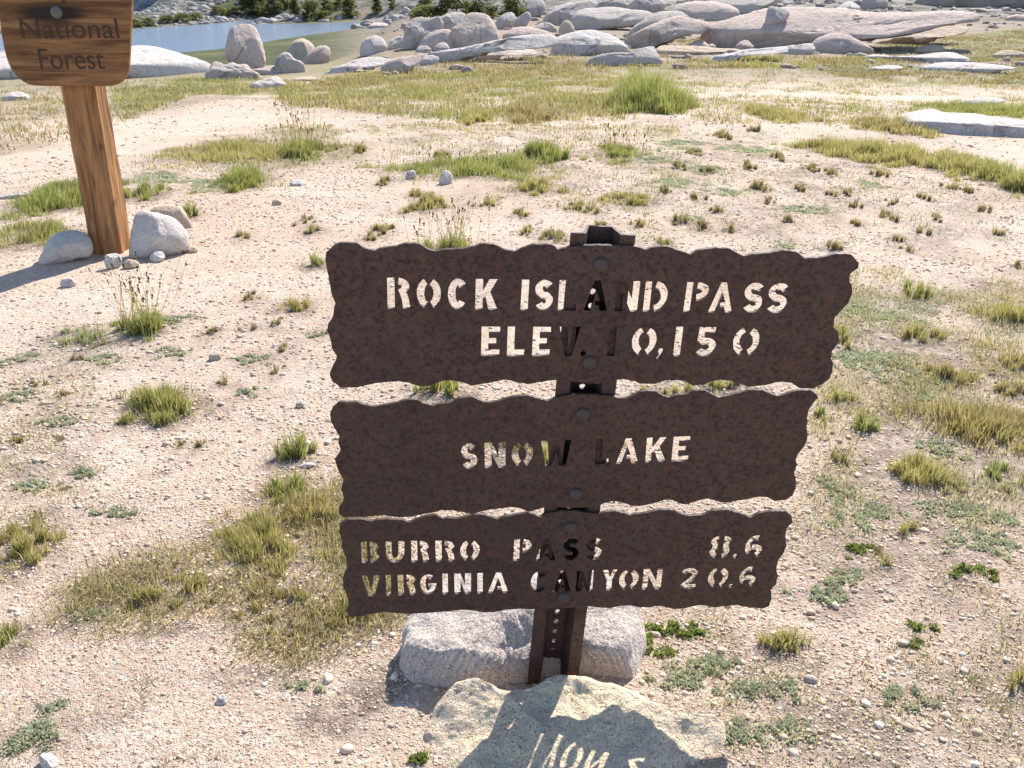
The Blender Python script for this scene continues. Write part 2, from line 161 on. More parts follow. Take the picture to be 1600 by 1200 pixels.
    ('granite_slab', 'flat grey stone far out on the lakeside meadow', 'grey', 0.944, 0.6, [-18.624, 145.201, -6.921], [-0.127, 0.9903, -0.0564], [(-1.581, -0.284), (-1.016, 0.218), (-0.113, 0.381), (0.862, 0.205), (1.557, -0.223), (0.114, -0.382)], None, 0, 146.62),
    ('granite_slab', 'leftmost sloping pale slab of the long ledge behind the grass', 'white', 0.256, 0.5, [-3.655, 23.84, -0.884], [-0.1509, 0.9842, -0.0922], [(-0.855, -0.152), (-0.628, -0.069), (-0.371, -0.002), (-0.098, 0.094), (0.204, 0.161), (0.472, 0.172), (0.68, 0.141), (0.857, 0.081), (0.717, -0.003), (0.369, -0.07), (0.041, -0.065), (-0.335, -0.117), (-0.635, -0.169)], None, 0, 24.22),
    ('granite_slab', 'second sloping slab of the long ledge, pinkish with a blunt left end', 'pink', 0.187, 0.5, [-2.536, 23.312, -0.813], [-0.1077, 0.9899, -0.0919], [(-0.543, -0.19), (-0.462, -0.051), (-0.326, 0.045), (-0.133, 0.113), (0.117, 0.166), (0.367, 0.205), (0.543, 0.204), (0.479, 0.065), (0.298, -0.059), (0.06, -0.14), (-0.266, -0.207)], None, 0, 23.55),
    ('granite_rock', 'small pale block on the ledge beside a bush of brown grass', 'white', 0.146, 0.45, [-2.052, 24.976, -0.87], [-0.0816, 0.9928, -0.0882], [(-0.243, -0.006), (-0.115, 0.083), (0.074, 0.111), (0.23, 0.065), (0.242, -0.024), (0.13, -0.113), (-0.122, -0.111)], None, 0, 25.16),
    ('granite_slab', 'long thin ledge rising to the right up to the smooth dome', 'white', 0.334, 0.5, [-0.707, 25.623, -0.645], [-0.0275, 0.9966, -0.0776], [(-1.868, -0.254), (-1.511, -0.149), (-1.06, -0.058), (-0.577, 0.016), (-0.063, 0.121), (0.419, 0.211), (0.948, 0.3), (1.428, 0.33), (1.797, 0.314), (1.865, 0.072), (1.431, -0.018), (0.787, -0.032), (0.224, -0.107), (-0.291, -0.167), (-0.905, -0.272), (-1.469, -0.332)], None, 0, 25.71),
    ('granite_slab', 'low white slab lying in front of the long thin ledge', 'white', 0.313, 0.5, [-0.256, 26.297, -0.846], [-0.0097, 0.9965, -0.0832], [(-0.902, -0.148), (-0.603, -0.023), (-0.239, 0.086), (0.174, 0.148), (0.586, 0.148), (0.85, 0.085), (0.9, 0.007), (0.719, -0.04), (0.256, -0.024), (-0.157, -0.07), (-0.571, -0.148)], None, 0, 26.39),
    ('granite_boulder', 'smooth pale dome of rock at the right end of the long ledge', 'white', 0.56, 0.6, [2.206, 28.222, -0.697], [0.0777, 0.9944, -0.0721], [(-1.124, -0.308), (-1.093, -0.04), (-0.973, 0.128), (-0.728, 0.212), (-0.413, 0.296), (-0.064, 0.331), (0.253, 0.283), (0.537, 0.185), (0.789, 0.038), (0.989, -0.127), (1.135, -0.26), (0.804, -0.312), (0.099, -0.334), (-0.608, -0.338)], None, 0, 28.38),
    ('granite_slab', 'grey slab with a bright top in the grass right of the smooth dome', 'grey', 0.3, 0.5, [2.695, 24.927, -0.776], [0.1071, 0.9906, -0.0845], [(-0.994, -0.226), (-0.81, -0.089), (-0.579, 0.017), (-0.268, 0.064), (0.121, 0.068), (0.431, 0.085), (0.567, 0.16), (0.717, 0.235), (0.832, 0.118), (0.935, -0.058), (1.0, -0.117), (0.676, -0.135), (0.211, -0.169), (-0.257, -0.189), (-0.648, -0.237)], None, 0, 25.16),
    ('granite_slab', 'thin tan ledge behind the large green tuft', 'tan', 0.296, 0.5, [5.167, 28.311, -0.913], [0.179, 0.9807, -0.0784], [(-1.18, -0.008), (-1.01, 0.112), (-0.728, 0.116), (-0.202, 0.123), (0.149, 0.111), (0.5, 0.066), (0.986, 0.056), (1.163, 0.008), (0.856, -0.046), (0.163, -0.073), (-0.538, -0.084), (-0.976, -0.141)], None, 0, 28.87),
    ('granite_boulder', 'huge rounded pinkish boulder in the middle of the boulder heap', 'pink', 0.494, 0.55, [-1.119, 29.953, -0.523], [-0.0373, 0.9974, -0.0624], [(-0.719, -0.474), (-0.693, -0.156), (-0.632, 0.054), (-0.461, 0.211), (-0.291, 0.384), (-0.103, 0.505), (0.156, 0.522), (0.434, 0.435), (0.599, 0.278), (0.691, 0.051), (0.707, -0.23), (0.594, -0.371), (0.086, -0.512), (-0.477, -0.528)], None, 0, 30.03),
    ('granite_boulder', 'small dome of rock at the right foot of the huge rounded boulder', 'pink', 0.199, 0.6, [-0.731, 30.378, -0.817], [-0.024, 0.9972, -0.0711], [(-0.334, -0.161), (-0.18, 0.054), (0.011, 0.179), (0.22, 0.196), (0.333, 0.125), (0.332, -0.036), (0.065, -0.144), (-0.221, -0.197)], None, 0, 30.46),
    ('granite_boulder', 'dark-cracked grey boulder at the left end of the boulder heap', 'grey', 0.342, 0.45, [-2.596, 30.09, -0.566], [-0.0858, 0.9943, -0.0633], [(-0.567, -0.386), (-0.569, -0.014), (-0.467, 0.196), (-0.292, 0.387), (-0.087, 0.421), (0.21, 0.402), (0.472, 0.436), (0.577, 0.226), (0.419, -0.055), (0.11, -0.337), (-0.232, -0.441)], None, 0, 30.26),
    ('granite_boulder', 'grey boulder wedged at top between the cracked one and the huge rounded one', 'grey', 0.387, 0.5, [-2.204, 36.423, -0.672], [-0.0603, 0.9966, -0.0553], [(-0.561, -0.274), (-0.415, 0.065), (-0.23, 0.254), (0.065, 0.359), (0.493, 0.358), (0.556, 0.146), (0.302, -0.107), (0.071, -0.319), (-0.292, -0.36)], None, 0, 36.55),
    ('granite_boulder', 'shaded brown-grey boulder low between the cracked and the huge rounded one', 'pink', 0.3, 0.5, [-2.208, 29.702, -0.743], [-0.074, 0.9948, -0.0701], [(-0.508, -0.234), (-0.35, 0.045), (-0.122, 0.219), (0.175, 0.287), (0.469, 0.216), (0.493, -0.275), (-0.028, -0.289)], None, 0, 29.86),
    ('granite_rock', 'small pale rock below the shaded boulder of the heap', 'grey', 0.182, 0.5, [-2.017, 29.134, -0.901], [-0.0689, 0.9947, -0.0769], [(-0.23, -0.085), (-0.134, 0.07), (0.049, 0.137), (0.193, 0.068), (0.225, -0.088), (0.005, -0.138)], None, 0, 29.29),
    ('granite_rock', 'small rock on the ground at the left foot of the boulder heap', 'grey', 0.167, 0.5, [-2.527, 29.099, -0.941], [-0.0862, 0.9932, -0.0782], [(-0.211, -0.042), (-0.115, 0.078), (0.049, 0.094), (0.192, 0.025), (0.207, -0.062), (-0.031, -0.095)], None, 0, 29.3),
    ('granite_boulder', 'tall grey boulder at the top edge of the picture right of the dark bushes', 'grey', 0.534, 0.5, [0.736, 47.735, -0.567], [0.0154, 0.9991, -0.0401], [(-0.765, -0.372), (-0.648, 0.013), (-0.384, 0.287), (0.026, 0.451), (0.496, 0.397), (0.764, 0.124), (0.768, -0.206), (0.445, -0.371), (-0.204, -0.454)], None, 0, 47.78),
    ('granite_boulder', 'low brown-grey boulder right of the huge rounded boulder', 'grey', 0.289, 0.55, [-0.267, 39.185, -0.711], [-0.0068, 0.9986, -0.0525], [(-0.415, -0.273), (-0.267, 0.046), (-0.024, 0.25), (0.267, 0.295), (0.413, 0.136), (0.316, -0.137), (0.023, -0.297)], None, 0, 39.24),
    ('granite_rock', 'angular tilted rock in the gap of the boulder heap', 'grey', 0.247, 0.35, [0.337, 40.251, -0.709], [0.0084, 0.9987, -0.0511], [(-0.412, -0.199), (-0.087, 0.058), (0.26, 0.268), (0.411, 0.105), (0.337, -0.082), (0.038, -0.246), (-0.287, -0.269)], None, 0, 40.31),
    ('granite_rock', 'heap of flat rubble rock behind the long thin ledge', 'pink', 0.422, 0.4, [0.552, 34.058, -0.839], [0.0162, 0.9978, -0.0641], [(-0.849, -0.121), (-0.658, 0.079), (-0.298, 0.199), (0.189, 0.179), (0.614, 0.06), (0.849, -0.039), (0.299, -0.16), (-0.445, -0.2)], None, 0, 34.13),
    ('granite_rock', 'small tan pointed rock left of the long grey boulder', 'tan', 0.222, 0.4, [1.88, 35.784, -0.772], [0.0524, 0.9969, -0.0591], [(-0.274, -0.179), (-0.19, 0.072), (-0.039, 0.239), (0.117, 0.219), (0.277, 0.011), (0.238, -0.198), (-0.006, -0.241)], None, 0, 35.9),
    ('granite_rock', 'low grey rock behind the rubble of the boulder heap', 'grey', 0.301, 0.55, [1.199, 37.451, -0.849], [0.0319, 0.9978, -0.0586], [(-0.43, -0.077), (-0.269, 0.098), (0.079, 0.164), (0.336, 0.055), (0.432, -0.119), (0.014, -0.164)], None, 0, 37.53),
    ('granite_boulder', 'sloping grey boulder above the long grey boulder in the heap', 'grey', 0.558, 0.5, [2.292, 41.191, -0.53], [0.0555, 0.9974, -0.0455], [(-1.115, -0.433), (-0.965, -0.145), (-0.613, 0.141), (-0.159, 0.308), (0.369, 0.427), (0.899, 0.475), (1.107, 0.287), (0.814, -0.045), (0.263, -0.333), (-0.449, -0.479)], None, 0, 41.3),
    ('granite_boulder', 'long grey boulder with a pinkish shaded face behind the smooth dome', 'grey', 0.766, 0.55, [3.76, 38.908, -0.617], [0.0961, 0.9941, -0.0503], [(-1.533, -0.314), (-1.446, 0.05), (-1.259, 0.253), (-0.925, 0.345), (-0.446, 0.369), (0.127, 0.394), (0.679, 0.329), (1.181, 0.286), (1.52, 0.176), (1.44, -0.094), (0.826, -0.233), (-0.012, -0.283), (-0.853, -0.378), (-1.337, -0.404)], None, 0, 39.14),
    ('granite_boulder', 'grey rock at the top edge above the long grey boulder, left of two', 'grey', 0.478, 0.5, [5.123, 54.012, -0.649], [0.0944, 0.9949, -0.0368], [(-0.788, -0.22), (-0.6, 0.091), (-0.212, 0.339), (0.349, 0.341), (0.723, 0.095), (0.804, -0.214), (0.047, -0.341)], None, 0, 54.29),
    ('granite_boulder', 'grey rock at the top edge above the long grey boulder, right of two', 'pink', 0.603, 0.5, [6.799, 52.812, -0.635], [0.1276, 0.9911, -0.0372], [(-0.99, -0.278), (-0.782, 0.117), (-0.313, 0.421), (0.334, 0.364), (0.994, 0.065), (0.824, -0.299), (0.12, -0.425), (-0.594, -0.398)], None, 0, 53.28),
    ('granite_boulder', 'flat-sided pink boulder between the smooth dome and the giant slab', 'pink', 0.633, 0.45, [4.573, 30.471, -0.564], [0.1481, 0.987, -0.062], [(-1.251, -0.309), (-0.958, -0.072), (-0.591, 0.128), (-0.041, 0.346), (0.361, 0.472), (0.738, 0.405), (1.232, 0.232), (1.105, -0.034), (0.735, -0.073), (0.183, -0.222), (-0.373, -0.371), (-0.841, -0.485), (-1.129, -0.452)], None, 0, 30.87),
    ('granite_boulder', 'grey boulder directly behind the flat-sided pink boulder', 'grey', 0.525, 0.5, [4.758, 33.905, -0.562], [0.1388, 0.9888, -0.0557], [(-1.028, -0.396), (-0.749, -0.075), (-0.427, 0.164), (-0.104, 0.343), (0.348, 0.425), (0.805, 0.388), (1.024, 0.214), (0.501, -0.026), (-0.214, -0.269), (-0.731, -0.433)], None, 0, 34.29),
    ('granite_boulder', 'long rounded boulder at the top edge behind the flat-sided pink boulder', 'pink', 0.741, 0.55, [8.466, 45.536, -0.65], [0.1826, 0.9822, -0.0431], [(-1.455, -0.303), (-1.34, 0.068), (-0.994, 0.307), (-0.334, 0.39), (0.494, 0.37), (1.11, 0.218), (1.457, 0.012), (1.373, -0.277), (0.419, -0.391), (-0.692, -0.402)], None, 0, 46.36),
    ('granite_slab', 'grey sloping slab at the top edge left of the giant slab', 'grey', 0.907, 0.5, [11.337, 50.653, -0.496], [0.2183, 0.9752, -0.0355], [(-1.78, -0.19), (-1.207, 0.339), (0.148, 0.521), (1.514, 0.414), (1.755, 0.129), (1.129, -0.222), (0.248, -0.522), (-0.671, -0.531)], None, 0, 51.94),
    ('granite_boulder', 'giant pale slab with a dark shaded underside on the right', 'pink', 1.137, 0.42, [9.56, 29.856, -0.42], [0.3045, 0.9509, -0.0564], [(-3.999, -0.446), (-3.966, -0.153), (-3.737, 0.068), (-3.257, 0.201), (-2.819, 0.333), (-2.352, 0.48), (-1.863, 0.539), (-1.052, 0.567), (-0.196, 0.56), (0.463, 0.482), (1.759, 0.449), (2.758, 0.513), (3.426, 0.472), (3.672, 0.375), (3.629, 0.241), (3.147, 0.166), (2.793, 0.093), (2.178, -0.072), (1.517, -0.222), (0.834, -0.306), (0.131, -0.321), (-0.394, -0.403), (-1.112, -0.454), (-2.022, -0.546), (-2.759, -0.654), (-3.329, -0.65), (-3.756, -0.587)], None, 0, 31.4),
    ('granite_boulder', 'grey square block perched on the giant slab', 'grey', 0.286, 0.35, [7.753, 30.216, -0.125], [0.2482, 0.9675, -0.0472], [(-0.31, -0.259), (-0.313, 0.127), (-0.255, 0.268), (-0.074, 0.269), (0.15, 0.202), (0.32, 0.134), (0.303, -0.04), (0.156, -0.182), (-0.089, -0.273)], None, 0, 31.23),
    ('granite_rock', 'white rock perched on the upper edge of the giant slab', 'white', 0.314, 0.55, [11.478, 35.379, -0.081], [0.3084, 0.9505, -0.0385], [(-0.359, -0.127), (-0.239, 0.078), (-0.022, 0.162), (0.235, 0.104), (0.381, -0.056), (0.208, -0.16)], None, 0, 37.22),
    ('granite_slab', 'pale slab sliding out under the right end of the giant slab', 'tan', 0.485, 0.5, [12.613, 31.959, -0.751], [0.3664, 0.9284, -0.061], [(-1.494, -0.275), (-0.786, -0.142), (-0.06, 0.027), (0.643, 0.247), (1.179, 0.296), (1.446, 0.21), (1.364, 0.061), (0.873, -0.044), (0.164, -0.212), (-0.669, -0.291)], None, 0, 34.42),
    ('granite_rock', 'pinkish tan rock in the grass in front of the giant slab', 'pink', 0.466, 0.45, [9.289, 28.782, -0.763], [0.3064, 0.9493, -0.0697], [(-0.878, -0.2), (-0.769, 0.06), (-0.474, 0.202), (-0.173, 0.276), (0.124, 0.231), (0.397, 0.102), (0.672, -0.044), (0.912, -0.19), (0.445, -0.253), (-0.241, -0.27), (-0.76, -0.301)], None, 0, 30.32),
    ('granite_slab', 'white ledge adjoining the pinkish tan rock on its left', 'white', 0.167, 0.5, [7.663, 27.78, -0.838], [0.2651, 0.9612, -0.0757], [(-0.53, -0.102), (-0.309, 0.051), (0.072, 0.108), (0.452, 0.148), (0.541, -0.046), (0.098, -0.121), (-0.288, -0.147)], None, 0, 28.9),
    ('granite_slab', 'white ragged ledge in the grass left of the pinkish tan rock', 'white', 0.28, 0.45, [5.945, 26.143, -0.833], [0.221, 0.9719, -0.0812], [(-1.087, -0.169), (-0.753, -0.069), (-0.355, 0.017), (-0.041, 0.1), (0.354, 0.138), (0.715, 0.175), (0.997, 0.195), (1.075, 0.058), (0.684, 0.02), (0.21, -0.019), (-0.215, -0.105), (-0.693, -0.193)], None, 0, 26.9),
    ('granite_rock', 'small pink boulder behind the tan ledge, left of two', 'pink', 0.224, 0.5, [5.483, 30.108, -0.896], [0.1787, 0.9812, -0.0732], [(-0.31, -0.084), (-0.154, 0.078), (0.045, 0.134), (0.219, 0.047), (0.322, -0.093), (-0.008, -0.134)], None, 0, 30.69),
    ('granite_rock', 'small pink boulder under the giant slab, right of two', 'pink', 0.194, 0.5, [6.705, 29.506, -0.877], [0.221, 0.9725, -0.0734], [(-0.26, -0.127), (-0.202, 0.032), (-0.031, 0.139), (0.134, 0.107), (0.278, -0.082), (-0.005, -0.14)], None, 0, 30.34),
    ('stone', 'small white stone between the two small pink boulders', 'white', 0.127, 0.6, [5.867, 30.068, -0.955], [0.191, 0.9787, -0.075], [(-0.136, -0.038), (-0.07, 0.07), (0.059, 0.072), (0.14, -0.016), (0.015, -0.071)], None, 0, 30.72),
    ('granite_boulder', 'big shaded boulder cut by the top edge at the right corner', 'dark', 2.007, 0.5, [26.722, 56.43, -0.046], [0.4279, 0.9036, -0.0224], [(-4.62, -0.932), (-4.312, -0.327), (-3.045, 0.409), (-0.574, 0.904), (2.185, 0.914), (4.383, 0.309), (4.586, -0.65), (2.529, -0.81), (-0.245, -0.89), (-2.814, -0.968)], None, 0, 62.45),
    ('granite_rock', 'grey rock at the top edge above the middle of the giant slab', 'grey', 0.448, 0.5, [19.271, 55.325, -0.602], [0.3288, 0.9438, -0.0333], [(-0.675, -0.263), (-0.542, 0.184), (-0.054, 0.378), (0.481, 0.226), (0.723, -0.118), (0.339, -0.345), (-0.269, -0.385)], None, 0, 58.62),
    ('granite_slab', 'long thin pale slab in the dry turf below the giant slab', 'white', 0.33, 0.5, [10.129, 26.104, -0.9], [0.3606, 0.9293, -0.0801], [(-1.571, -0.112), (-1.119, -0.035), (-0.798, 0.038), (-0.263, 0.007), (0.222, 0.053), (0.637, 0.112), (0.991, 0.153), (1.27, 0.085), (1.529, -0.044), (0.972, -0.093), (0.367, -0.097), (-0.245, -0.117), (-0.872, -0.106)], None, 0, 28.09),
    ('granite_slab', 'long white slab in the dry turf, nearer than the thin pale slab', 'white', 0.245, 0.5, [10.483, 23.473, -0.885], [0.4063, 0.9096, -0.0866], [(-1.124, -0.13), (-0.821, -0.003), (-0.473, 0.081), (0.017, 0.099), (0.559, 0.077), (1.1, 0.015), (0.719, -0.07), (-0.085, -0.102), (-0.633, -0.124)], None, 0, 25.8),
    ('granite_slab', 'short white sliver of rock left of the long white slab', 'white', 0.188, 0.5, [8.803, 23.987, -0.97], [0.3431, 0.9349, -0.0904], [(-0.437, -0.065), (-0.162, 0.031), (0.231, 0.072), (0.437, 0.022), (0.22, -0.043), (-0.148, -0.07)], None, 0, 25.66),
    ('granite_rock', 'tan low rock just right of the long thin pale slab', 'tan', 0.223, 0.5, [11.703, 28.591, -0.893], [0.3778, 0.923, -0.0724], [(-0.409, -0.063), (-0.194, 0.062), (0.166, 0.106), (0.418, -0.021), (0.066, -0.1), (-0.267, -0.11)], None, 0, 30.97),
    ('granite_rock', 'tan low rock at the right edge beside a green turf strip', 'tan', 0.231, 0.5, [13.279, 27.272, -0.936], [0.4365, 0.8965, -0.0751], [(-0.41, -0.064), (-0.157, 0.092), (0.12, 0.101), (0.41, 0.031), (0.276, -0.071), (-0.152, -0.103)], None, 0, 30.42),
    ('granite_rock', 'small tan stone near the right corner below the shaded boulder', 'tan', 0.265, 0.5, [21.722, 44.626, -0.881], [0.4372, 0.8982, -0.0449], [(-0.392, -0.048), (-0.071, 0.115), (0.33, 0.097), (0.413, -0.081), (-0.028, -0.117)], None, 0, 49.68),
    ('granite_slab', 'broad bright white slab running off the right edge behind the grass', 'white', 0.501, 0.5, [4.791, 10.03, -0.142], [0.4272, 0.8943, -0.1331], [(-0.976, -0.042), (-0.847, 0.024), (-0.693, 0.078), (-0.562, 0.111), (-0.434, 0.08), (-0.193, 0.082), (0.047, 0.065), (0.342, 0.04), (0.629, 0.022), (0.915, -0.02), (0.872, -0.084), (0.371, -0.113), (0.021, -0.118), (-0.221, -0.103), (-0.529, -0.085), (-0.749, -0.073)], None, 0, 11.22),
    ('granite_slab', 'small white slab half hidden by green turf near the right edge', 'white', 0.145, 0.5, [7.004, 14.942, -0.584], [0.4215, 0.8993, -0.1164], [(-0.326, -0.055), (-0.216, 0.025), (0.039, 0.076), (0.229, 0.076), (0.325, 0.027), (0.145, -0.029), (-0.095, -0.061), (-0.249, -0.088)], None, 0, 16.61),
]
FRONT_RIM = [(-0.1471, 1.4056, 0.012), (-0.1231, 1.463, 0.05), (-0.079, 1.4835, 0.082), (-0.0429, 1.4692, 0.085), (0.0, 1.4532, 0.068), (0.0366, 1.4571, 0.08), (0.0978, 1.4702, 0.098), (0.1562, 1.4647, 0.095), (0.2416, 1.4347, 0.072), (0.3152, 1.4329, 0.052), (0.374, 1.4288, 0.034), (0.3814, 1.4103, 0.02), (0.3401, 1.3479, 0.006), (0.2901, 1.2509, 0.0), (0.172, 1.1838, 0.0), (0.0, 1.1838, 0.0), (-0.1115, 1.2462, -0.01), (-0.1402, 1.3385, 0.0)]
FRONT_C = (0.081, 1.3488, 0.066)
BACK_RIM = [(-0.1952, 1.595, 0.085), (-0.199, 1.6744, 0.105), (-0.1523, 1.7492, 0.125), (-0.0281, 1.7877, 0.14), (0.1396, 1.7755, 0.14), (0.2357, 1.7258, 0.125), (0.2525, 1.6701, 0.1), (0.2151, 1.5975, 0.083), (0.1629, 1.5952, 0.08), (0.0914, 1.6016, 0.083), (0.0195, 1.5937, 0.086), (-0.0386, 1.5712, 0.088), (-0.1025, 1.5633, 0.088), (-0.1607, 1.5668, 0.082)]
BACK_C = (0.0132, 1.6461, 0.118)
